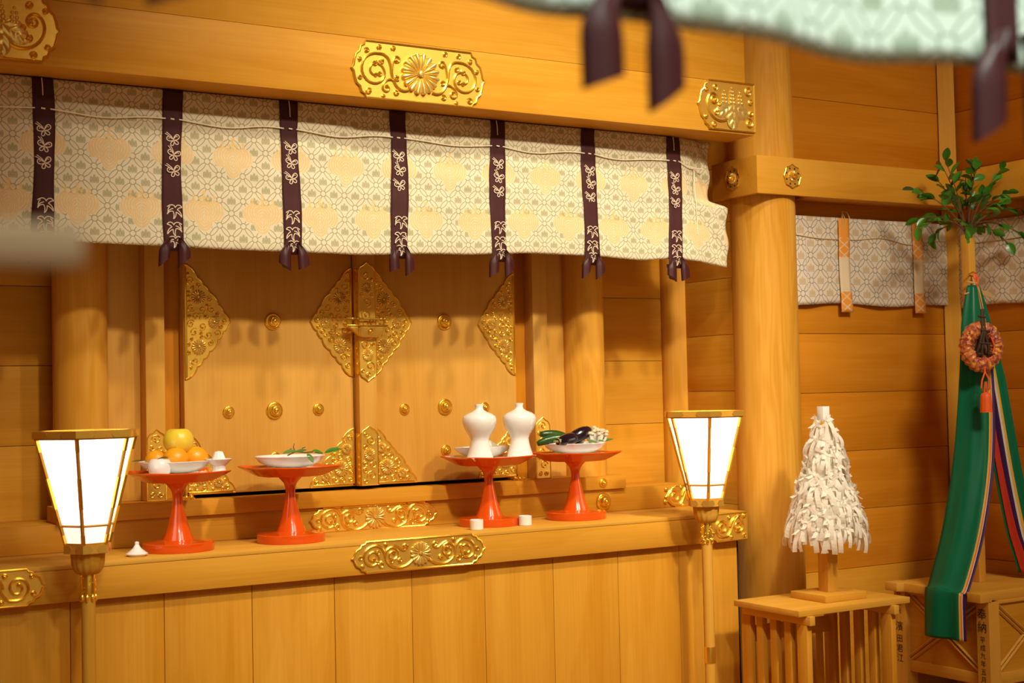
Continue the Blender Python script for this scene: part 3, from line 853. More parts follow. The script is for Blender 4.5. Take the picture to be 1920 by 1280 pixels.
def altar_curtain():
    t = empty('altar_curtain', (XC, 4.383, 2.04), 0, 'cream brocade altar curtain with green motifs and purple straps', 'curtain')
    T = Vector(t.location)
    bz = [(-.2, 2.05), (.75, 2.05), (1.2, 2.042), (1.627, 2.036), (2.024, 2.034), (2.415, 2.047), (2.794, 2.062), (3.0, 2.06), (3.229, 2.052), (3.405, 2.062), (3.5, 2.055), (3.66, 2.036)]
    def zb(x):
        for (a, za), (b, z2) in zip(bz[:-1], bz[1:]):
            if a <= x <= b:
                q = (x-a)/(b-a); return lerp(za, z2, q*q*(3-2*q))
        return 2.036
    def fn(u, v):         # v : 0 top .. 1 bottom
        z = lerp(2.536, zb(u), v)
        x = u; y = curtain_y(u, z)
        if u > 3.42:      # pulled in beside the rail end
            q = sstep(3.42, 3.66, u); k = sstep(2.268, 2.305, z); y += .04*q*k; x -= .055*q*k
            y += .008*q*math.sin((z*1.0+u*1.2)*46)
        if v > .97: y += .004*(v-.97)/.03
        return (x-T.x, y-T.y, z-T.z)
    cloth('brocade_cloth', fn, .75, 3.662, 0, 1, 240, 60, 'brocade_main', t, .003, uvf=lambda u, v: (u, lerp(2.536, 2.045, v)))
    xs = [1.0075+.3985*k for k in range(7)]
    for k, x in enumerate(xs):
        s = empty('strap', (x-T.x, -.006, -T.z)); s.parent = t
        def sf(u, v):
            z = lerp(2.536, 2.036, v) if v < .93 else 2.036+.035*(1-v)/.07*1.0
            if v < .93: z = lerp(2.536, 2.040, v/.93); y = curtain_y(x+u, z)-4.383+.0
            else:
                a = (v-.93)/.07*PI; z = 2.040-.016*math.sin(a); y = .008*(1-math.cos(a)) + curtain_y(x, 2.05)-4.383-.0
            u2 = u*(1+.06*math.sin(v*9+k))+(.004*math.sin(v*5+k*2))
            return (u2, y, z)
        cloth('strap_band', sf, -.031, .031, 0, 1, 6, 40, 'purple', s, .0015)
        for (nm, me), z in zip(EMB, EMB_Z): put(nm, me, s, (.003, curtain_y(x+.02 if curtain_y(x+.02, z) < curtain_y(x-.02, z) else x-.02, z)-4.383-.0022, z))
        for m in BOWS[k % 4]: put('bow_loop', m, s, (0, curtain_y(x, 2.05)-4.383, 2.040))
        if k % 2 == 0: MB().tube([(-.004, -.004, 2.535), (-.002, -.006, 2.51), (-.001, -.005, 2.482)], .0014, 5).build('hanging_thread', 'cord', s)
        MB().tube([(-.006, -.0045, 2.443), (.006, -.0045, 2.442)], .0024, 6).build('cord_stitch', 'cord', s)
    rnd = random.Random(5)
    for k in range(7):
        a = xs[k]+.022; b = xs[k+1]-.022 if k < 6 else 3.56
        pts = []; n = 16
        d1, d2 = rnd.uniform(-.002, .006), rnd.uniform(-.002, .006)
        for i in range(n+1):
            q = i/n; x = lerp(a, b, q); z = 2.443-.010*math.sin(PI*q)-d1*math.sin(2*PI*q)+d2*math.sin(3*PI*q)*.5
            if k == 6: z -= .02*q
            pts.append((x-T.x, curtain_y(x, z)-.0075-T.y+(.02*sstep(3.42, 3.6, x)), z-T.z))
        MB().tube(pts, .0021, 6).build('cord', 'cord', t)
    MB().tube([(.75-T.x, curtain_y(.75, 2.44)-.007-T.y, 2.445-T.z), (.88-T.x, curtain_y(.88, 2.44)-.007-T.y, 2.438-T.z), (.984-T.x, curtain_y(.98, 2.44)-.007-T.y, 2.443-T.z)], .0021, 6).build('cord', 'cord', t)
    MB().tube([(3.505-T.x, curtain_y(3.505, z)-.006-T.y+.012*math.exp(-((z-2.4)/.1)**2), z-T.z) for z in (2.42, 2.38, 2.34, 2.30, 2.25, 2.20, 2.16)], .0018, 5).build('cord', 'cord', t)
    # dark hanging rod behind the top hem
    MB().box(.75-T.x, 3.40-T.x, .006, .014, 2.50-T.z, 2.5395-T.z).build('hanging_batten', 'void', t)
altar_curtain()

# ================================================================== SIDE CURTAINS (right bay)
def side_curtain(name, label, p0, p1, z0, z1, nrm, straps, seed):
    """flat cloth from p0 to p1 on a wall, nrm = outward normal"""
    p0, p1, nrm = Vector(p0), Vector(p1), Vector(nrm[:2])
    L = (p1-p0).length; d = (p1-p0)/L
    t = empty(name, (*p0, z1), 0, label, 'curtain')
    if seed == 1: t['group'] = 'side bay curtains'
    rnd = random.Random(seed); a1, a2 = rnd.uniform(0, 6), rnd.uniform(0, 6)
    def off(u, z): return .018+.006*math.sin(u*14+a1)*(z0-z)/.37+.002*math.sin(u*33+a2+z*20)
    def fn(u, v):
        z = lerp(z0, z1+.006*math.sin(u*11+a2), v)
        q = d*u+nrm*off(u, z); return (q.x, q.y, z-z1)
    cloth('brocade_cloth', fn, 0, L, 0, 1, 60, 20, 'brocade_side', t, .002, uvf=lambda u, v: (u+.02, lerp(z0, z1, v)))
    pts = []
    for i in range(41):
        u = L*i/40; z = z0-.088+.008*math.cos(u*2*PI/.445)-.004*math.sin(u*21); q = d*u+nrm*(off(u, z)+.004)
        pts.append((q.x, q.y, z-z1))
    MB().tube(pts, .002, 5).build('cord', 'hemp', t)
    if straps:
        pts = [((d*.06+nrm*(off(.06, z)+.003)).x, (d*.06+nrm*(off(.06, z)+.003)).y, z-z1) for z in (z0-.09, z0-.14, z0-.2, z0-.26, z0-.31)]
        MB().tube(pts, .002, 5).build('cord', 'silk_white', t)
    for u in straps:
        def sf(a, v):
            z = lerp(z0-.003, z1-.032, v)
            q = d*(u+a*.031*(1+.10*sstep(.8, 1, v))+.006*v)+nrm*(off(u, z)+.008+.008*v*v); return (q.x, q.y, z-z1)
        cloth('tie_strap', sf, -1, 1, 0, 1, 4, 24, 'ikat', t, .0012, uvf=lambda a, v: (a, v))
        q = d*u+nrm*.03; c = Vector((q.x, q.y, z0-z1))
        MB().tube([c+Vector(w) for w in ((-.004, .004, -.05), (-.010, .0, .005), (.0, .012, .028), (.018, .0, .024), (.028, -.004, .0), (.022, -.004, -.012))], .0022, 5).build('tie_string', 'hemp', t)
        MB().tube([c+Vector(w) for w in ((.004, .004, -.06), (.004, .0, .0), (.0, .014, .030))], .0022, 5).build('tie_string', 'hemp', t)
    return t
side_curtain('wall_curtain', 'cream lattice brocade with orange and white straps right of the column', (4.024, 4.41), (4.945, 4.41), 2.262, 1.896, (0, -1, 0), (.270, .708), 1)
side_curtain('wall_curtain', 'cream lattice brocade on the right wall behind the green branch', (4.97, 4.36), (4.97, 2.6), 2.258, 1.888, (-1, 0, 0), (), 2)['group'] = 'side bay curtains'

# ================================================================== FOREGROUND CURTAIN (out of focus, close to the camera)
def front_curtain():
    t = empty('hanging_curtain', (.66, .9, 1.84), 0, 'blurred pale green brocade curtain hanging near the camera', 'curtain')
    T = Vector(t.location)
    def yy(x, z): return .9+.008*math.sin(x*21+1.0)*(1+(2.3-z))+.003*math.sin(x*47)
    def fn(u, v):
        zb = 1.840+.003*math.cos((u-.653)*2*PI/.405)+.0015*math.sin(u*40)
        z = lerp(2.30, zb, v); return (u-T.x, yy(u, z)-T.y, z-T.z)
    cloth('brocade_cloth', fn, -.45, 1.9, 0, 1, 160, 24, 'brocade_front', t, .003, uvf=lambda u, v: (u-.013, lerp(2.30, 1.842, v)+.02))
    for k, x in enumerate((-.149, .256, .657, 1.075, 1.465)):
        s = empty('strap', (x-T.x, yy(x, 1.85)-.007-T.y, 0)); s.parent = t
        def sf(u, v):
            z = lerp(2.30, 1.850, v); return (u, yy(x+u, z)-yy(x, 1.85), z-T.z)
        cloth('strap_band', sf, -.024, .024, 0, 1, 4, 20, 'purple', s, .0015)
        sc = 1.0 if k != 3 else 1.05
        for m in BOWS[(k+1) % 4]: put('bow_loop', m, s, (-.006, -.004, 1.852-T.z-.008+(.023 if k == 1 else 0)), None, (1.02*sc, .9, 1.02*sc))
    MB().box(-1.11, 1.24, -.012, .012, .452, .476).build('hanging_rod', 'pale_x', t, bevel=.003)
    MB().box(-1.11, -1.07, -.015, .015, .45, 2.76).build('rod_hanger', 'pale_z', t, bevel=.003)
    MB().box(1.20, 1.24, -.015, .015, .45, 2.76).build('rod_hanger', 'pale_z', t, bevel=.003)
front_curtain()
# taupe rail end, very near the lens
rl = empty('rail_stand', (-.30, .62, 0), 0, 'blurred grey-beige rail end at the left picture edge', 'rail')
plain('taupe', (.36, .235, .125), .7)
MB().box(-.10, .457, -.012, .012, 1.608, 1.626).build('rail', 'taupe', rl, bevel=.002)
MB().box(-.02, .02, -.018, .018, 0, 1.608).build('post', 'taupe', rl, bevel=.002)
MB().box(-.14, .14, -.14, .14, 0, .03).build('foot', 'taupe', rl, bevel=.003)

# ================================================================== RED STANDS
def make_stand():
    t = empty('lacquer_stand')
    # square flared tray
    def ring(h, z, c): # rounded square ring
        pts = []
        for k in range(32):
            a = 2*PI*(k+.5)/32
            ca, sa = math.cos(a), math.sin(a); p = c
            m = (abs(ca)**p+abs(sa)**p)**(-1/p)
            corner = abs(math.sin(2*a))**6
            pts.append((h*m*ca, h*m*sa, z+.004*corner*(h/.14)))
        return pts
    prof = [(.086, .2185, 14), (.091, .2175, 16), (.114, .2310, 22), (.137, .2445, 30), (.1395, .248, 30), (.1375, .2505, 30), (.134, .248, 30), (.118, .237, 22), (.08, .236, 14)]
    mb = MB(); rings = [ring(*p) for p in prof]
    vs = [q for r in rings for q in r]; n = 32
    fs = [(i*n+k, i*n+(k+1) % n, (i+1)*n+(k+1) % n, (i+1)*n+k) for i in range(len(rings)-1) for k in range(n)]
    fs += [tuple(range(n))[::-1], tuple(range((len(rings)-1)*n, len(rings)*n))]
    mb.add(vs, fs).build('tray', 'lacquer', t, angle=16)
    MB().lathe([(.050, .034), (.049, .037), (.041, .055), (.033, .080), (.0265, .105), (.0205, .130), (.0168, .150), (.0158, .165), (.0172, .180), (.022, .194), (.031, .205), (.042, .2160), (.05, .2185)], 40).build('stem', 'lacquer', t)
    MB().lathe([(.1125, 0), (.1135, .002), (.1135, .026), (.1115, .0285), (.096, .0295), (.075, .031), (.052, .0345), (.0, .0345)], 48).build('foot', 'lacquer', t)
    return t
SH = 1.0755
stand0 = make_stand()
stands = []
for i, (x, y, lab) in enumerate(((1.436, 4.463, 'red lacquer pedestal stand holding the fruit bowl, nearest the left lantern'),
                                 (1.824, 4.470, 'red lacquer pedestal stand holding the bowl of green leaves'),
                                 (2.612, 4.508, 'red lacquer pedestal stand holding the two white bottles'),
                                 (2.987, 4.500, 'red lacquer pedestal stand holding the bowl of vegetables'))):
    s = stand0 if i == 0 else copy_tree(stand0)
    s.location = (x, y, SH); s.rotation_euler.z = (0, .05, -.04, .03)[i]
    tag(s, lab, 'stand', 'red lacquer offering stands'); stands.append(s)
TZ = SH+.2365          # tray floor
# white paper sheets laid on the trays
for i, (x, y, lab, ex) in enumerate(((1.436, 4.463, 'white paper sheet under the fruit bowl', .118), (1.824, 4.470, 'white paper sheet under the bowl of leaves', .118),
                                 (2.612, 4.508, 'white paper sheet under the two white bottles', .130), (2.987, 4.500, 'white paper sheet under the vegetable bowl', .122))):
    def fn(u, v, ex=ex, i=i):
        up = .0125*sstep(.108, .132, max(abs(u), abs(v)))+.0016+.001*math.sin(u*40+i)*math.sin(v*37)
        return (u, v, up)
    o = cloth('paper_sheet', fn, -ex, ex, -ex, ex, 16, 16, 'plain_white', None, .0004)
    o.location = (x, y, TZ); o.rotation_euler.z = (0, .05, -.04, .03)[i]
    tag(o, lab, 'paper sheet', 'paper sheets on the trays')
PZ = TZ+.0028
def bowl(loc, label, R=.116, h=.043):
    p = [(.040, 0), (.042, .004), (.038, .005), (R*.62, .012), (R*.86, .026), (R, h), (R*.985, h+.0015), (R*.95, h), (R*.80, .025), (R*.55, .013), (.0, .0095)]
    o = MB().lathe(p, 48).build('shallow_bowl', 'porcelain', loc=loc, angle=50)
    return tag(o, label, 'bowl', 'white shallow bowls')
bowl((1.432, 4.473, PZ), 'white shallow bowl holding the apple and oranges', .116, .044)
bowl((1.824, 4.470, PZ), 'white shallow bowl with green leaves and a twig', .118, .045)
bowl((2.628, 4.575, PZ), 'white shallow bowl partly hidden behind the two bottles', .118, .043).scale = (.98, .6, .98)
bowl((2.987, 4.500, PZ), 'white shallow bowl heaped with eggplants and mushrooms', .120, .045)

def leaf_mesh(L=.06, W=.024, curl=.12):
    def fn(p, q):
        w = W*math.sin(PI*min(1, p*1.0))**.75*(1-.15*p)
        s = q*2-1
        return (L*p, s*w*.5, -curl*L*p*p + abs(s)*w*.16)
    mb = MB(); mb.grid(fn, 8, 4)
    return mb
LEAF = leaf_mesh().mesh('leaf', 'leaf'); LEAF_D = leaf_mesh(.06, .026, .05).mesh('leaf', 'leaf_dull')
def leaf_thing(loc, rot, label, mesh=None, s=1., group='loose evergreen leaves'):
    o = put('evergreen_leaf', mesh or LEAF_D, None, loc, rot, s)
    return tag(o, label, 'leaf', group)
# fruit
def apple(loc, label):
    t = empty('yellow_apple', loc, .3, label, 'apple')
    R = .0485
    def fn(a, b):
        th = PI*b; r = R*math.sin(th)*(1+.035*math.cos(5*2*PI*a)*(1 if b < .3 else .0)*(1-b))
        z = R*.98*math.cos(th)-.018*math.exp(-(b/.12)**2)+.008*math.exp(-((1-b)/.12)**2)
        r *= 1-.10*sstep(.55, 1, b)
        return (r*math.cos(2*PI*a), r*math.sin(2*PI*a), z)
    MB().grid(fn, 32, 24, cu=True).build('flesh', 'apple', t, angle=180)
    MB().tube([(0, 0, .026), (.003, 0, .036), (.006, 0, .042)], .0018, 5).build('stem', 'twig', t)
apple((1.442, 4.466, PZ+.1085), 'large yellow apple on top of the oranges')
def orange(loc, label, R=.0405):
    o = MB().ball((0, 0, 0), (R, R, R*.88), 32, 20).build('orange', 'orange', loc=loc, angle=180)
    MB().ball((0, 0, R*.87), (.004, .004, .002), 8, 5).build('stalk_button', 'stalk', o)
    return tag(o, label, 'orange', 'oranges in the fruit bowl')
orange((1.4195, 4.428, PZ+.053), 'orange at front centre of the fruit bowl', .0405)
orange((1.494, 4.462, PZ+.052), 'orange at the right of the fruit bowl', .0425)
orange((1.380, 4.498, PZ+.050), 'orange at the left of the fruit bowl behind the round pot', .036)
orange((1.458, 4.536, PZ+.052), 'orange hidden at the back of the fruit bowl', .040)
leaf_thing((1.335, 4.445, PZ+.050), (0, -.05, PI*1.03), 'dark leaf sticking out left of the fruit bowl', None, .9)
leaf_thing((1.388, 4.400, PZ+.060), (.3, .1, PI*.93), 'dark leaf between the round pot and an orange', None, .62)
leaf_thing((1.535, 4.47, PZ+.046), (0, -.1, .2), 'dark leaf tip right of the oranges', None, .7)
# round water pot without lid
p = [(.022, 0), (.026, .002), (.0335, .014), (.0375, .028), (.0365, .042), (.030, .053), (.0265, .0555), (.025, .0545), (.024, .051), (.030, .040), (.030, .02), (0, .01)]
tag(MB().lathe(p, 36).build('round_pot', 'porcelain', loc=(1.361, 4.405, PZ)), 'small round white pot without lid beside the fruit bowl', 'pot')
# salt dish
sd = empty('salt_dish', (1.554, 4.405, PZ), 0, 'small white footed dish with a mound of salt', 'dish')
MB().lathe([(.026, 0), (.027, .001), (.0225, .012), (.0205, .022), (.021, .027), (.030, .034), (.0425, .0475), (.0415, .0485), (.030, .042), (0, .040)], 32).build('dish', 'porcelain', sd)
MB().lathe([(.0235, .041), (.0215, .05), (.0155, .066), (.0125, .0715), (.011, .0715), (.0, .0735)], 9).build('salt_mound', 'salt', sd, smooth=False)
# pot lid on the shelf
lid = empty('pot_lid', (1.281, 4.388, SH), 0, 'small white pointed lid lying on the shelf beside a red stand', 'lid')
MB().lathe([(.026, 0), (.027, .002), (.0335, .006), (.034, .008), (.026, .0135), (.014, .023), (.0085, .031), (.006, .036)], 32).build('cover', 'porcelain', lid)
MB().lathe([(.006, .035), (.0072, .039), (.0055, .044), (0, .0455)], 18).build('knob', 'porcelain', lid)
# bowl of leaves
for i, (x, y, z, r, lab, s) in enumerate(((1.806, 4.368, .066, (-.5, .12, PI*1.02), 'green leaf at the left of the leaf bowl', .85), (1.842, 4.366, .056, (.3, .75, -1.3), 'green leaf drooping over the front rim of the leaf bowl', .75),
        (1.862, 4.374, .062, (.6, .1, .15), 'green leaf at the middle of the leaf bowl', .8), (1.920, 4.405, .052, (.6, -.30, -.15), 'green leaf rising past the right rim of the leaf bowl', 1.05),
        (1.912, 4.398, .050, (.6, -.2, 2.6), 'small green leaf at the right rim of the leaf bowl', .5), (1.842, 4.366, .067, (-.6, .15, 2.85), 'pale green leaf lying across the front of the leaf bowl', .7))):
    leaf_thing((x, y, PZ+z), r, lab, LEAF if i in (3, 2) else LEAF_D, s, 'leaves in the leaf bowl')
tw = empty('dry_twig', (1.838, 4.44, PZ+.036), 0, 'dry brown twig lying in the bowl of leaves', 'twig')
MB().tube([(-.035, 0, .012), (-.01, -.01, .024), (.02, -.02, .020), (.045, -.03, .022)], .0026, 6).build('stem', 'twig', tw)
MB().tube([(-.012, -.01, .024), (-.018, -.012, .040), (-.015, -.013, .052)], [.002, .0016, .001], 5).build('side_twig', 'twig', tw)
MB().tube([(.004, -.015, .022), (.012, -.02, .036), (.02, -.024, .038)], [.002, .0016, .001], 5).build('side_twig', 'twig', tw)
MB().tube([(-.018, -.006, .02), (-.03, -.012, .034), (-.025, -.016, .036)], [.002, .0016, .001], 5).build('side_twig', 'twig', tw)
# bottles
def bottle(loc, label):
    p = [(.044, 0), (.0485, .001), (.0495, .004), (.046, .018), (.0405, .036), (.036, .052), (.0335, .066), (.0335, .076), (.0385, .088), (.048, .102), (.0565, .118), (.0615, .135), (.0618, .147), (.058, .158),
         (.046, .167), (.028, .174), (.0165, .181), (.0142, .187), (.0142, .193), (.0162, .199), (.0162, .202), (.0140, .2025), (.0115, .200), (.0105, .19), (0, .188)]
    return tag(MB().lathe(p, 56).build('sake_bottle', 'porcelain', loc=loc, angle=60), label, 'bottle', 'white sake bottles')
bottle((2.5465, 4.452, PZ), 'white porcelain waisted bottle, left of the two')
bottle((2.717, 4.455, PZ), 'white porcelain waisted bottle, right of the two')
o = MB().ball((0, 0, 0), (.052, .032, .026), 20, 14)
o.v = [(x, y*(1-.35*max(0, x/.052)), z*(1-.3*max(0, x/.052))) for x, y, z in o.v]
tag(o.build('radish', 'radish', loc=(2.650, 4.575, PZ+.042), rot=(0, .25, -.2), angle=180), 'white radish lying in the bowl behind the bottles', 'radish')
# small cups on the shelf
for x, y, lab in ((2.490, 4.388, 'tiny white cup in front of a red stand foot'), (2.700, 4.402, 'tiny white cup right of the bottle stand foot')):
    tag(MB().lathe([(.0225, 0), (.0235, .001), (.0238, .034), (.0225, .0352), (.0212, .0345), (.0205, .006), (0, .005)], 32).build('small_cup', 'plain_white', loc=(x, y, SH)), lab, 'cup', 'small white cups on the shelf')
# vegetables
def eggplant(loc, rot, label, s=1.):
    t = empty('eggplant', loc, 0, label, 'eggplant', 'eggplants in the vegetable bowl'); t.rotation_euler = rot; t.scale = (s, s, s)
    MB().lathe([(0, -.062), (.012, -.059), (.021, -.048), (.0255, -.030), (.0265, -.010), (.0245, .012), (.0205, .034), (.0165, .050), (.013, .058), (0, .06)], 24).xf(Matrix.Rotation(PI/2, 4, 'Y')).build('body', 'eggplant', t, angle=180)
    mb = MB()
    for k in range(5):
        a = 2*PI*k/5
        mb.grid(lambda p, q: ((.060-.030*p), (.0135+.0075*p)*math.cos(a+(q-.5)*1.2*(1-p)), (.0135+.0075*p)*math.sin(a+(q-.5)*1.2*(1-p))), 5, 4)
    mb.build('calyx', 'stalk', t)
    MB().tube([(.056, 0, 0), (.068, 0, .002), (.078, 0, .006)], [.0065, .005, .0058], 8).build('stalk', 'stalk', t)
def cucumber(loc, rot, label):
    t = empty('cucumber', loc, 0, label, 'cucumber', 'cucumbers in the vegetable bowl'); t.rotation_euler = rot
    n = 14; pts = [(lerp(-.068, .068, i/n), 0, .010*math.sin(PI*i/n)) for i in range(n+1)]
    MB().tube(pts, [max(.003, .0165*math.sin(PI*(.06+.88*i/n))**.35) for i in range(n+1)], 14).build('body', 'cucumber', t, angle=180)
    MB().tube([(.066, 0, .0), (.076, 0, -.002)], [.004, .0025], 6).build('stalk', 'stalk', t)
B4 = (2.987, 4.500, PZ)
cucumber((2.893, 4.492, PZ+.056), (0, -.12, -.3), 'green cucumber at the left front of the vegetable bowl')
cucumber((2.935, 4.545, PZ+.068), (0, .2, -.15), 'green cucumber lying behind the eggplants')
eggplant((2.912, 4.437, PZ+.062), (.3, .12, PI+.25), 'eggplant at the front left of the vegetable bowl', .88)
eggplant((2.985, 4.470, PZ+.076), (.3, .32, PI-.1), 'eggplant leaning in the middle, stalk towards the left', .95)
eggplant((3.035, 4.555, PZ+.058), (0, .1, .6), 'eggplant at the back of the vegetable bowl', .9)
mu = empty('mushroom_bunch', (3.058, 4.462, PZ+.040), 0, 'bunch of small pale mushrooms at the right of the vegetable bowl', 'mushroom')
rnd = random.Random(3)
for k in range(30):
    a = rnd.uniform(0, 6.28); q = math.sqrt(rnd.random()); x, y = .040*q*math.cos(a), .034*q*math.sin(a); h = .058-.024*q+rnd.uniform(-.004, .006)
    cap = MB().lathe([(0, h+.011), (.006, h+.010), (.0095, h+.005), (.0098, h+.001), (.006, h-.001), (0, h)], 12, (x*1.15, y*1.15, 0)).build('mushroom_cap', 'mushroom', mu)
    MB().tube([(x*.6, y*.6, 0), (x*1.05, y*1.05, h*.6), (x*1.15, y*1.15, h+.002)], .0048, 7).build('mushroom_stem', 'radish', cap)
for i, (x, y, z, r, lab, s) in enumerate(((2.985, 4.405, .053, (.6, .1, .1), 'dull leaf at the front rim below the eggplants', .8), (3.03, 4.405, .052, (.5, .0, .2), 'dull leaf at the front rim below the mushrooms', .62),
                                          (3.082, 4.452, .047, (.4, -.25, -.2), 'dull leaf past the right rim of the vegetable bowl', .8))):
    leaf_thing((x, y, PZ+z), r, lab, LEAF_D, s, 'leaves in the vegetable bowl')

# ================================================================== LANTERNS
def lantern(x, rz, label):
    t = empty('standing_lantern', (x, 4.16, 0), rz, label, 'lantern', 'standing paper lanterns')
    # a hexagon, corner pointing to -Y before the turn
    def hexp(R, z): return [Vector((R*math.sin(PI/3*k), -R*math.cos(PI/3*k), z)) for k in range(6)]
    zt, zb, zm = 1.454, 1.148, 1.202
    Rt, Rb = .147, .063
    def Rz(z): return lerp(Rb, Rt, (z-zb)/(zt-zb))
    for k in range(6):
        for nm, a, b, mt in (('paper_panel', zm+.002, zt-.002, 'lamp_paper'), ('lower_paper_panel', zb+.002, zm-.002, 'lamp_paper_low')):
            A, B = hexp(Rz(a)*.955, a), hexp(Rz(b)*.955, b)
            p, q, r, s = A[k], A[(k+1) % 6], B[(k+1) % 6], B[k]
            nn = ((q-p).cross(s-p)).normalized()*.0008
            MB().add([p-nn, q-nn, r-nn, s-nn, p+nn, q+nn, r+nn, s+nn], [(0, 1, 2, 3), (4, 5, 6, 7), (0, 1, 5, 4), (1, 2, 6, 5), (2, 3, 7, 6), (3, 0, 4, 7)]).build(nm, mt, t, smooth=False)
        # ribs along the corners
        A, B = hexp(Rb, zb-.004), hexp(Rt, zt+.004)
        rib = MB().tube([A[k], B[k]], .0055, 4).build('corner_rib', 'wood_z', t, smooth=False)
        for f0, f1 in ((0, .10), (.34, .62), (.86, 1.0)):
            d = (B[k]-A[k]); o = d.cross(Vector((-A[k].y, A[k].x, 0))).normalized()
            MB().tube([A[k]+d*f0, A[k]+d*f1], .0063, 4).build('gilt_sheath', 'gold', rib, smooth=False)
        Cm = hexp(Rz(zm), zm)
        MB().tube([Cm[k], Cm[(k+1) % 6]], .0035, 4).build('cross_bar', 'wood_x', t, smooth=False)
    def hexring(ro0, ri, z0, z1, ro1=None):
        ro1 = ro1 or ro0
        a, b, c, d = hexp(ro0, z0), hexp(ro1, z1), hexp(ri, z1), hexp(ri, z0)
        vs = a+b+c+d; fs = []
        for k in range(6):
            j = (k+1) % 6
            for m in range(4): fs.append((m*6+k, m*6+j, ((m+1) % 4)*6+j, ((m+1) % 4)*6+k))
        return MB().add(vs, fs)
    top = hexring(.1560, .132, 1.452, 1.473, .1560).build('top_frame', 'pale_x', t, smooth=False)
    bot = hexring(.0685, .02, 1.122, 1.146, .0685).build('bottom_frame', 'pale_x', t, smooth=False)
    hexring(.0655, .045, 1.146, 1.152).build('bottom_moulding', 'wood_x', t, smooth=False)
    hexring(.1515, .135, 1.448, 1.454).build('top_moulding', 'wood_x', t, smooth=False)
    # gilt corner pieces on both frames
    for (R0, R1, z0, z1, par, w) in ((.1560, .1560, 1.4525, 1.4725, top, .30), (.0685, .0685, 1.1225, 1.1455, bot, .30)):
        A, B = hexp(R0+.0016, z0), hexp(R1+.0016, z1)
        for k in range(6):
            for j, f0, f1 in (((k+1) % 6, 0, w), ((k-1) % 6, 0, w)):
                a0, a1, b0, b1 = A[k], A[k].lerp(A[j], f1), B[k], B[k].lerp(B[j], f1)
                n1 = Vector((A[k].x+A[j].x, A[k].y+A[j].y, 0)).normalized()*.0012
                mid = (a1+b1)/2; tip = mid+(A[j]-A[k]).normalized()*.008
                MB().add([a0, a1, tip, b1, b0, a0-n1, a1-n1, tip-n1, b1-n1, b0-n1], [(0, 1, 2, 3, 4), (9, 8, 7, 6, 5), (0, 1, 6, 5), (1, 2, 7, 6), (2, 3, 8, 7), (3, 4, 9, 8), (4, 0, 5, 9)]).build('gilt_corner', 'gold_plate', par, smooth=False)
    MB().lathe([(.020, 1.058), (.030, 1.062), (.0385, 1.074), (.0425, 1.090), (.044, 1.108), (.0445, 1.122)], 60, flute=14, fl=.09).build('fluted_cup', 'pale_z', t, angle=60)
    MB().lathe([(.020, .03), (.020, 1.060)], 24).build('pole', 'pale_z', t)
    mb = MB(); mb.lathe([(.0208, 1.0), (.0212, 1.002), (.0212, 1.058), (.0205, 1.06)], 24)
    rnd = random.Random(7)
    for k in range(70):
        a = rnd.uniform(0, 6.28); z = rnd.uniform(.982, 1.05)
        mb.ball((.0212*math.cos(a), .0212*math.sin(a), z), .0026, 6, 4)
    for k in range(8):
        a = 2*PI*k/8; mb.ball((.0205*math.cos(a), .0205*math.sin(a), .992), (.006, .006, .012), 8, 5)
    mb.build('gilt_sleeve', 'gold', t)
    MB().lathe([(.0208, .545), (.0212, .55), (.0212, .60), (.0208, .605)], 24).build('gilt_band', 'gold', t)
    MB().lathe([(.13, 0), (.13, .02), (.12, .03), (.03, .045), (.02, .06)], 40).build('foot', 'pale_z', t)
    return t
lantern(1.072, -math.radians(25), 'lit hexagonal paper lantern on a pole at the left')
lantern(3.338, -math.radians(30), 'lit hexagonal paper lantern on a pole beside the big column')

# ================================================================== TABLE WITH PAPER-STRIP TREE
tb = empty('slatted_table', (3.77, 4.005, 0), 0, 'low wooden table with slatted sides under the paper tree', 'table')
MB().box(-.295, .258, -.18, .175, .738, .76).build('table_top', 'pale_x', tb, bevel=.0015)
for bx_ in (-.245, .172):
    bt = MB().box(bx_-.0125, bx_+.0125, -.195, .175, .705, .7375).build('bearer', 'pale_y', tb, bevel=.0015)
    for k in range(5):
        y = -.150+.076*k; hw = .026 if k in (0, 4) else .017
        MB().box(bx_-.012, bx_+.012, y-hw, y+hw, .03, .705).build('leg' if k in (0, 4) else 'slat', 'wood_z', tb, bevel=.001)
    MB().box(bx_-.014, bx_+.014, -.19, .175, 0, .03).build('runner', 'pale_y', tb, bevel=.0015)
MB().box(-.235, .165, .150, .165, .60, .66).build('back_rail', 'wood_x', tb, bevel=.0015)
for k in range(5): MB().box(-.19+k*.072, -.16+k*.072, .152, .163, .03, .60).build('back_slat', 'wood_z', tb, bevel=.001)

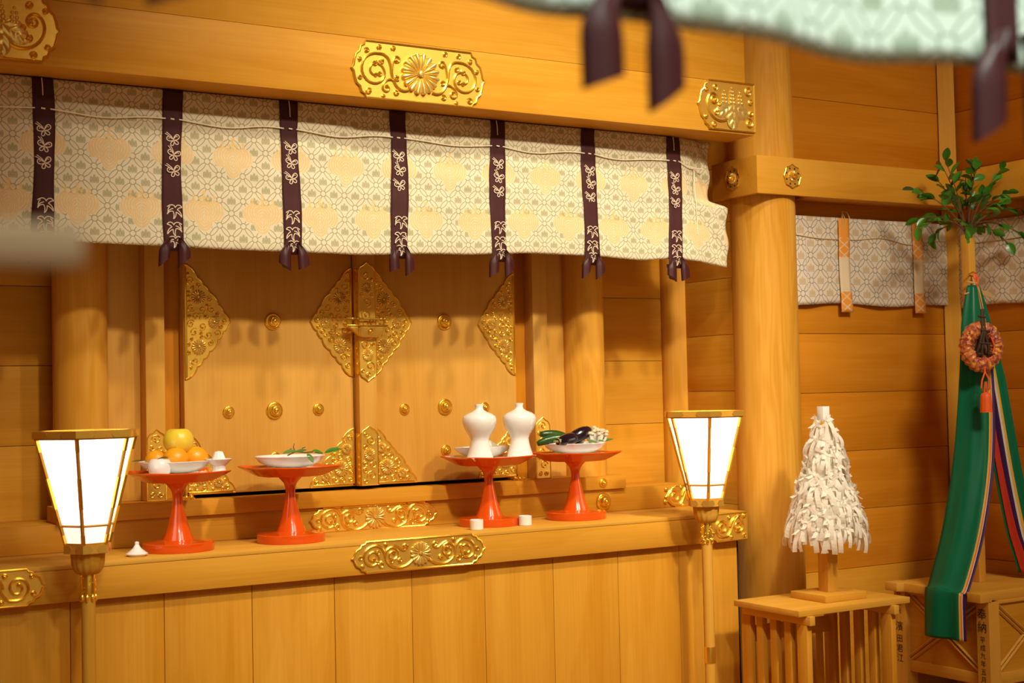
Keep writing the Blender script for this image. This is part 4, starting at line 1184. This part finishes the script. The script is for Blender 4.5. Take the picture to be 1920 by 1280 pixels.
tr = empty('paper_strip_tree', (3.778, 3.993, .7605), 0, 'white cone of tied paper strips on a wooden post', 'paper tree')
MB().box(-.103, .103, -.092, .094, 0, .026).build('base_board', 'pale_x', tr, bevel=.0015)
MB().box(-.026, .026, -.026, .026, .026, .66).build('post', 'pale_z', tr, bevel=.0015)
MB().box(-.0165, .0165, -.0165, .0165, .66, .718).build('post_cap', 'plain_white', tr, bevel=.001)
def strip_mesh(seed):
    rnd = random.Random(seed); mb = MB()
    W = .019; L = rnd.uniform(.072, .105)
    # two tails hanging from the knot, bending outward (local +x is outward)
    for sg in (-1, 1):
        sp = rnd.uniform(.3, 1.0)*sg; b = rnd.uniform(.004, .020); l2 = L*rnd.uniform(.75, 1.1); tw = rnd.uniform(-.5, .5)
        def fn(p, q):
            x = .007+b*math.sin(p*2.2)-.010*p*p; y = sg*.006+sp*.018*p; z = -l2*p
            a = tw*p+.2*sg; s = (q-.5)*W
            return (x+s*math.sin(a), y+s*math.cos(a), z)
        mb.grid(fn, 7, 1)
    # star-like knot: folded ends
    for k in range(3):
        a = rnd.uniform(-.5, .5)+k*2.1+.3; l = rnd.uniform(.020, .036); up = rnd.uniform(-.006, .014); w0 = W*.5
        ca, sa = math.cos(a), math.sin(a)
        mb.add([(.008, -sa*w0*.5, ca*w0*.5), (.008, sa*w0*.5, -ca*w0*.5), (.016+up, l*ca+sa*w0*.75, l*sa-ca*w0*.75), (.012+up, l*ca*.72-sa*w0*.75, l*sa*.72+ca*w0*.75)], [(0, 1, 2, 3)])
    mb.ball((.009, 0, 0), (.006, .008, .008), 6, 4)
    return mb.mesh('paper_strip', 'paper', smooth=False)
STRIPS = [strip_mesh(s) for s in range(9)]
rnd = random.Random(11); n = 0
rows = 12
for i in range(rows):
    z = lerp(.275, .665, i/(rows-1)); R = lerp(.130, .020, (i/(rows-1))**.92)
    if i == 0: R *= .95
    cnt = max(5, int(2*PI*R/.034))
    for k in range(cnt):
        a = 2*PI*(k+.5*(i % 2)+rnd.uniform(-.2, .2))/cnt
        if n >= 295: break
        o = put('paper_strip', STRIPS[rnd.randrange(9)], tr, (R*math.cos(a), R*math.sin(a), z+rnd.uniform(-.010, .012)), (rnd.uniform(-.22, .22), rnd.uniform(-.38, .05), a), rnd.uniform(.85, 1.2))
        n += 1
MB().lathe([(.118, .22), (.108, .28), (.07, .44), (.030, .62), (.02, .66)], 24).build('inner_cone', 'paper', tr)

# ================================================================== BANNER STAND WITH EVERGREEN BRANCH
ms = empty('banner_stand', (4.66, 4.045, 0), 0, 'square wooden stand with crossed side braces and inscribed legs', 'stand')
def notched(hx, hy, nb, d):
    out = []
    for sx, sy in ((-1, -1), (1, -1), (1, 1), (-1, 1)):
        c = [(sx*(hx-d), sy*hy), ]
    # cross-shaped corners: corner blocks stand proud of the sides
    P = []
    P += [(-hx-d, -hy-d), (-hx+nb, -hy-d), (-hx+nb+d, -hy), (hx-nb-d, -hy), (hx-nb, -hy-d), (hx+d, -hy-d)]
    P += [(hx+d, -hy+nb), (hx, -hy+nb+d), (hx, hy-nb-d), (hx+d, hy-nb), (hx+d, hy+d)]
    P += [(hx-nb, hy+d), (hx-nb-d, hy), (-hx+nb+d, hy), (-hx+nb, hy+d), (-hx-d, hy+d)]
    P += [(-hx-d, hy-nb), (-hx, hy-nb-d), (-hx, -hy+nb+d), (-hx-d, -hy+nb)]
    return P
MB().prism_z(notched(.262, .228, .045, .020), .705, .74).build('stand_top', 'pale_x', ms, bevel=.0015)
HX, HY = .205, .215
legs = {}
for sx in (-1, 1):
    for sy in (-1, 1):
        def lf(p, q, sx=sx, sy=sy):
            z = .705*(1-q); fl = .018*math.exp(-z/.10)+.0; h = .030
            c = [(-1, -1), (-.45, -1), (1, -1), (1, 1), (-1, 1), (-1, -.45)]
            k = int(round(p*6)) % 6
            return (sx*HX+c[k][0]*(-sx if False else 1)*(h+fl), sy*HY+c[k][1]*(h+fl), z)
        mb = MB(); mb.grid(lf, 6, 14, cu=True)
        legs[(sx, sy)] = mb.build('leg', 'pale_z', ms, angle=25)
for sx in (-1, 1):
    x = sx*HX
    pn = MB().box(x-.006, x+.006, -HY+.03, HY-.03, .42, .705).build('side_panel', 'wood_y', ms)
    MB().box(x-.014, x+.014, -HY+.03, HY-.03, .375, .42).build('rail', 'pale_y', ms, bevel=.001)
    MB().box(x-.016, x+.016, -HY+.03, HY-.03, .69, .705).build('upper_rail', 'pale_y', ms, bevel=.001)
    for d in (1, -1):
        for o in (-.010, .010):
            MB().tube([(x+sx*.010, -d*(HY-.03), .42+o+.006), (x+sx*.010, d*(HY-.03), .695+o-.006)], .0062, 4).build('cross_brace', 'pale_y', ms, smooth=False)
for sy in (-1, 1):
    y = sy*HY
    MB().box(-HX+.03, HX-.03, y-.006, y+.006, .42, .705).build('side_panel', 'wood_x', ms)
    MB().box(-HX+.03, HX-.03, y-.014, y+.014, .375, .42).build('rail', 'pale_x', ms, bevel=.001)
    MB().box(-HX+.03, HX-.03, y-.016, y+.016, .69, .705).build('upper_rail', 'pale_x', ms, bevel=.001)
    for d in (1, -1):
        for o in (-.010, .010):
            MB().tube([(-d*(HX-.03), y+sy*.010, .42+o+.006), (d*(HX-.03), y+sy*.010, .695+o-.006)], .0062, 4).build('cross_brace', 'pale_x', ms, smooth=False)
MB().box(-HX, HX, -HY, HY, .10, .12).build('lower_shelf', 'dim_x', ms)
MB().box(-.020, .020, -.020, .020, .74, 2.168).build('pole', 'pale_z', ms, bevel=.002)

def text_part(chars, par, x, y0, z0, step_sizes, name='inscription'):
    """brush lettering down a face that looks to -X"""
    z = z0; allv, allf = [], []
    for ch, size, gap in step_sizes:
        cu = bpy.data.curves.new('glyph', 'FONT'); cu.body = ch; cu.size = size; cu.align_x = 'CENTER'; cu.resolution_u = 2; cu.offset = 0.0
        to = bpy.data.objects.new('glyph', cu); COL.objects.link(to)
        bpy.context.view_layer.update()
        me = bpy.data.meshes.new_from_object(to.evaluated_get(bpy.context.evaluated_depsgraph_get()))
        k = len(allv)
        for v in me.vertices: allv.append((x, y0-v.co.x, z-size*.85+v.co.y))
        for p in me.polygons: allf.append(tuple(i+k for i in p.vertices))
        bpy.data.objects.remove(to); bpy.data.curves.remove(cu); bpy.data.meshes.remove(me)
        z -= size+gap
    me = bpy.data.meshes.new(name); me.from_pydata(allv, [], allf); me.materials.append(M['ink'])
    o = put(name, me, par); return o
t1 = [('奉', .046, .004), ('納', .046, .012)]+[(c, .027, .004) for c in '平成九年五月吉日']
text_part(None, legs[(-1, -1)], -HX-.0315, -HY+.002, .678, t1)
t2 = [(c, .030, .003) for c in '北原米']+[('濱', .042, .012), ('田', .034, .006), ('君', .036, .004), ('江', .036, .004)]
t2[2] = ('米', .030, .028)
text_part(None, legs[(-1, 1)], -HX-.0315, HY+.004, .700, t2)

# evergreen branch on the pole top
br = empty('evergreen_branch', (4.66, 4.045, 2.12), 0, 'green evergreen branch fixed to the pole top', 'branch')
rnd = random.Random(21)
tips = []
for k in range(22):
    az = 2*PI*(k*.618+.03*rnd.random()); el = lerp(-.25, 1.35, (k+.5)/22)+rnd.uniform(-.1, .1); L = rnd.uniform(.20, .29)
    d = Vector((math.cos(az)*math.cos(el), .75*math.sin(az)*math.cos(el), 1.08*math.sin(el)))
    p0 = Vector((0, 0, .03)); p3 = p0+d*L+Vector((0, 0, .045)); p1 = p0+Vector((d.x*.04, d.y*.04, .11)); p2 = p0.lerp(p3, .65)+Vector((0, 0, .045))
    pts = bez(p0, p1, p2, p3, 9)
    MB().tube(pts, [lerp(.0034, .0014, i/9) for i in range(10)], 5).build('twig', 'twig', br)
    for i in range(4, 10):
        tips.append((Vector(pts[i]), (Vector(pts[i])-Vector(pts[i-1])).normalized(), k))
MB().tube([(0, 0, -.08), (.002, 0, .03), (0, 0, .10)], [.007, .006, .004], 6).build('main_stem', 'twig', br)
BL = [leaf_mesh(.060, .036, .14).mesh('leaf', 'leaf'), leaf_mesh(.066, .035, .05).mesh('leaf', 'leaf'), leaf_mesh(.054, .036, .22).mesh('leaf', 'leaf')]
for p, d, k in tips:
    for rep in range(1 if rnd.random() < .8 else 2):
        dv = (d+Vector((rnd.uniform(-1, 1), rnd.uniform(-1, 1), rnd.uniform(-.9, .5)))*.9).normalized()
        q = dv.to_track_quat('X', 'Z') @ Quaternion((1, 0, 0), rnd.uniform(-1.4, 1.4))
        o = put('leaf', BL[rnd.randrange(3)], br, p); o.rotation_mode = 'QUATERNION'; o.rotation_quaternion = q
        s = rnd.uniform(.75, 1.15); o.scale = (s, s, s)

# five-coloured silk banners
def banner(name, label, path, widths, dirs, layers):
    """path: centre line; dirs: width direction; layers: (material, sideways shift, depth shift)"""
    t = empty(name, path[0], 0, label, 'banner', 'silk banners on the pole')
    P = [Vector(p) for p in path]; Wd = [Vector(d).normalized() for d in dirs]; n = len(P)
    for m, sh, dp, wf in layers:
        vs, fs = [], []; NU = 8; NV = (n-1)*8
        for j in range(NV+1):
            f = j/8; i = min(int(f), n-2); q = f-i
            i0, i3 = max(i-1, 0), min(i+2, n-1)
            def cr(a, b, c, d): return b*1.0+(c-a)*(.5*q)+(a*2-b*5+c*4-d)*(.5*q*q)+(b*3-a-c*3+d)*(.5*q*q*q)
            c = cr(P[i0], P[i], P[i+1], P[i3]) if i not in (n-2,) else P[i].lerp(P[i+1], q)
            wv = Wd[i].lerp(Wd[i+1], q).normalized(); w = lerp(widths[i], widths[i+1], q)
            tn = (P[i+1]-P[i]).normalized(); nn = -wv.cross(tn).normalized()
            for u in range(NU+1):
                s = u/NU*2-1
                lat = s*w*.5*wf+sh*min(1, f*.6); sa = lat/(w*.5)
                fold = .010*math.cos(sa*2.2+j*.02)*min(1, w*8)+.005*math.sin(sa*5+j*.05)*min(1, w*8)
                p = c+wv*lat+nn*(fold+dp*min(1, .3+f*.5))
                vs.append(p-P[0])
        for j in range(NV):
            for u in range(NU): fs.append((j*(NU+1)+u, j*(NU+1)+u+1, (j+1)*(NU+1)+u+1, (j+1)*(NU+1)+u))
        me = bpy.data.meshes.new('silk_strip'); me.from_pydata(vs, [], fs)
        for p in me.polygons: p.use_smooth = True
        me.materials.append(M[m]); o = put('silk_strip', me, t)
        md = o.modifiers.new('thickness', 'SOLIDIFY'); md.thickness = .001; md.offset = 0
    return t
banner('silk_banner', 'green silk banner with coloured edges draped over the stand edge',
       [(4.625, 4.000, 1.955), (4.600, 3.985, 1.80), (4.580, 3.97, 1.55), (4.54, 3.965, 1.25), (4.47, 3.966, .98), (4.385, 3.972, .765), (4.357, 3.972, .735), (4.352, 3.972, .64), (4.350, 3.972, .552)],
       [.035, .085, .115, .135, .15, .165, .167, .168, .170], [(.75, -.65, 0), (.75, -.65, 0), (.7, -.7, 0), (.5, -.85, 0), (.25, -.97, 0), (.05, -1, 0), (0, -1, 0), (0, -1, 0), (0, -1, 0)],
       [('silk_green', 0, .0, 1), ('silk_yellow', .006, -.003, 1), ('silk_orange', .011, -.006, 1), ('silk_white', .013, -.009, 1), ('silk_purple', .024, -.012, 1)])
banner('silk_banner', 'green silk banner spread to the right with red, purple and yellow stripes',
       [(4.668, 4.005, 1.945), (4.690, 4.0, 1.75), (4.735, 3.99, 1.45), (4.79, 3.985, 1.15), (4.845, 3.98, .92), (4.90, 3.97, .765)],
       [.03, .06, .07, .085, .105, .13], [(.8, -.6, 0), (.8, -.6, 0), (.8, -.5, 0), (.85, -.5, 0), (.85, -.5, 0), (.85, -.5, 0)],
       [('silk_green', -.040, -.004, .30), ('silk_red', -.030, .002, .30), ('silk_purple', -.010, .000, .38), ('silk_white', .008, .003, .16), ('silk_yellow', .018, .004, .16), ('silk_green', .040, .002, .55)])

# round brocade mirror bag with dark carved rods and an orange tassel
mg = empty('mirror_bag', (4.545, 3.895, 1.699), math.radians(-18), 'round ruffled brocade bag with dark rods and orange tassel', 'ornament')
def rf(p, q):
    a = 2*PI*p; b = 2*PI*q
    rr = .031*(1+.09*math.sin(a*23+math.sin(b)*1.6)+.05*math.sin(a*9))
    R = .070+rr*math.cos(b)
    return (R*.92*math.cos(a), -.0-rr*.9*math.sin(b), 1.0*R*math.sin(a)*1.02)
MB().grid(rf, 160, 14, cu=True, cv=True).build('ruffled_bag', 'bag', mg)
MB().lathe([(.064, 0), (.06, .004), (0, .005)], 32, (0, .012, 0), 'y').build('back_disc', 'twig', mg)
for x0, x1 in ((-.030, -.012), (.022, .004), (-.012, .0)):
    MB().tube([(x0*1.0, -.018, -.045 if x0 > -.02 else -.02), (x0*.8, -.024, .0), (x1*.6, -.026, .06), (x1*.4-.003, -.024, .15)], [.005, .0062, .0055, .005], 8).build('carved_rod', 'bronze', mg)
for z, x, l in ((.062, .004, .020), (.012, .0, .024), (-.03, -.024, .012), (-.03, .022, .012), (.118, -.010, .016)):
    MB().tube([(x-l, -.027, z+.003), (x+l, -.027, z-.002)], .0048, 8).build('rod_collar', 'bronze', mg)
MB().tube([(.03, -.022, .04), (.046, -.022, .0), (.030, -.022, -.045), (.0, -.022, -.062), (-.001, -.022, -.10)], .0036, 7).build('orange_cord', 'orange_cord', mg)
for sg in (-1, 1):
    MB().tube([(0, -.022, -.10), (sg*.016, -.024, -.135), (sg*.019, -.022, -.165), (sg*.006, -.022, -.185), (sg*.002, -.024, -.14)], .0034, 7).build('cord_loop', 'orange_cord', mg)
ts = MB().lathe([(.006, -.182), (.017, -.188), (.020, -.197), (.021, -.206), (.0225, -.262), (.0, -.262)], 36, (0, -.022, 0), flute=26, fl=.07).build('tassel', 'orange_cord', mg, angle=70)
# hook, hemp ties and orange knot on the pole
kn = empty('rope_tie', (4.645, 4.018, 1.97), 0, 'hemp ties and orange cord knotted on the pole', 'tie')
MB().tube([(-.02, .0, .03), (-.005, -.012, .04), (.012, -.012, .035), (.02, .0, .04)], .003, 6).build('gilt_hook', 'gold', kn)
rnd = random.Random(4)
for k in range(5):
    MB().tube([(rnd.uniform(-.006, .012), -.010, .035), (rnd.uniform(-.008, .022), -.018, .015), (rnd.uniform(-.005, .020), -.014, -.01), (rnd.uniform(.0, .018), -.012, -.035-.015*rnd.random())], .003, 6).build('orange_knot', 'orange_cord', kn)
MB().tube([(-.006, -.012, .02), (.0, -.016, -.04), (.002, -.022, -.09), (.012, -.028, -.15)], [.005, .006, .006, .009], 7).build('hemp_tail', 'hemp', kn)
MB().tube([(.0, -.012, -.02), (-.03, -.012, -.045), (-.058, -.01, -.052)], [.005, .004, .003], 6).build('hemp_end', 'hemp', kn)
for k in range(5):
    MB().tube([(.005, -.01, -.018), (.045, -.012, -.035-.004*k), (.10+.008*k, -.012, -.045-.006*k)], [.004, .003, .0015], 5).build('hemp_end', 'hemp', kn)
MB().tube([(-.025, .0, .0), (-.012, -.014, -.004), (.01, -.014, -.006), (.022, .0, -.004)], .005, 6).build('hemp_wrap', 'hemp', kn)

# labels of the setting
for nm, (lb, ct) in {'trim_1': ('pale corner post in the far right corner', 'post'), 'trim_2': ('wide lower lintel board above the altar curtain', 'beam'), 'trim_3': ('tall upper lintel board at the top of the picture', 'beam'), 'trim_4': ('door head board hidden behind the altar curtain', 'beam'), 'trim_5': ('big round column right of the altar', 'column'), 'trim_6': ('big round column left of the altar, outside the picture', 'column'), 'trim_7': ('round column left of the doors', 'column'), 'trim_8': ('round column right of the doors', 'column'), 'trim_9': ('slim round column in the recess corner on the right', 'column'), 'trim_10': ('slim round column in the recess corner on the left', 'column'), 'trim_11': ('horizontal rail wrapping the big column and both right walls', 'rail'), 'trim_12': ('left door jamb with gilt strip', 'door frame'), 'trim_13': ('right door jamb with gilt strip', 'door frame'), 'trim_14': ('dark backing behind the doors', 'backing'), 'floor': ('wooden floor of the shrine room', 'floor'), 'ceiling': ('pale wooden ceiling of the shrine room', 'ceiling'), 'wall_left': ('wooden left wall of the room', 'wall'), 'wall_front': ('vertical plank front below the altar shelf', 'wall'), 'wall_back': ('horizontal plank wall beside the doors', 'wall'), 'wall_side': ('short plank side wall between slim and big columns', 'wall'), 'wall_side_left': ('short plank side wall of the recess on the left', 'wall'), 'wall_right_back': ('plank wall between the big column and the corner', 'wall'), 'wall_right': ('plank wall at the right edge of the picture', 'wall'), 'baseboard_right_back': ('wide baseboard behind the paper tree table', 'baseboard'), 'baseboard_right': ('wide baseboard of the right wall', 'baseboard'), 'ceiling_recess': ('dark ceiling board over the altar recess', 'ceiling'), 'door_1': ('left altar door leaf with gilt plates and bosses', 'door'), 'door_2': ('right altar door leaf with gilt meeting stile', 'door')}.items():
    o = bpy.data.objects.get(nm)
    if o: tag(o, lb, ct)
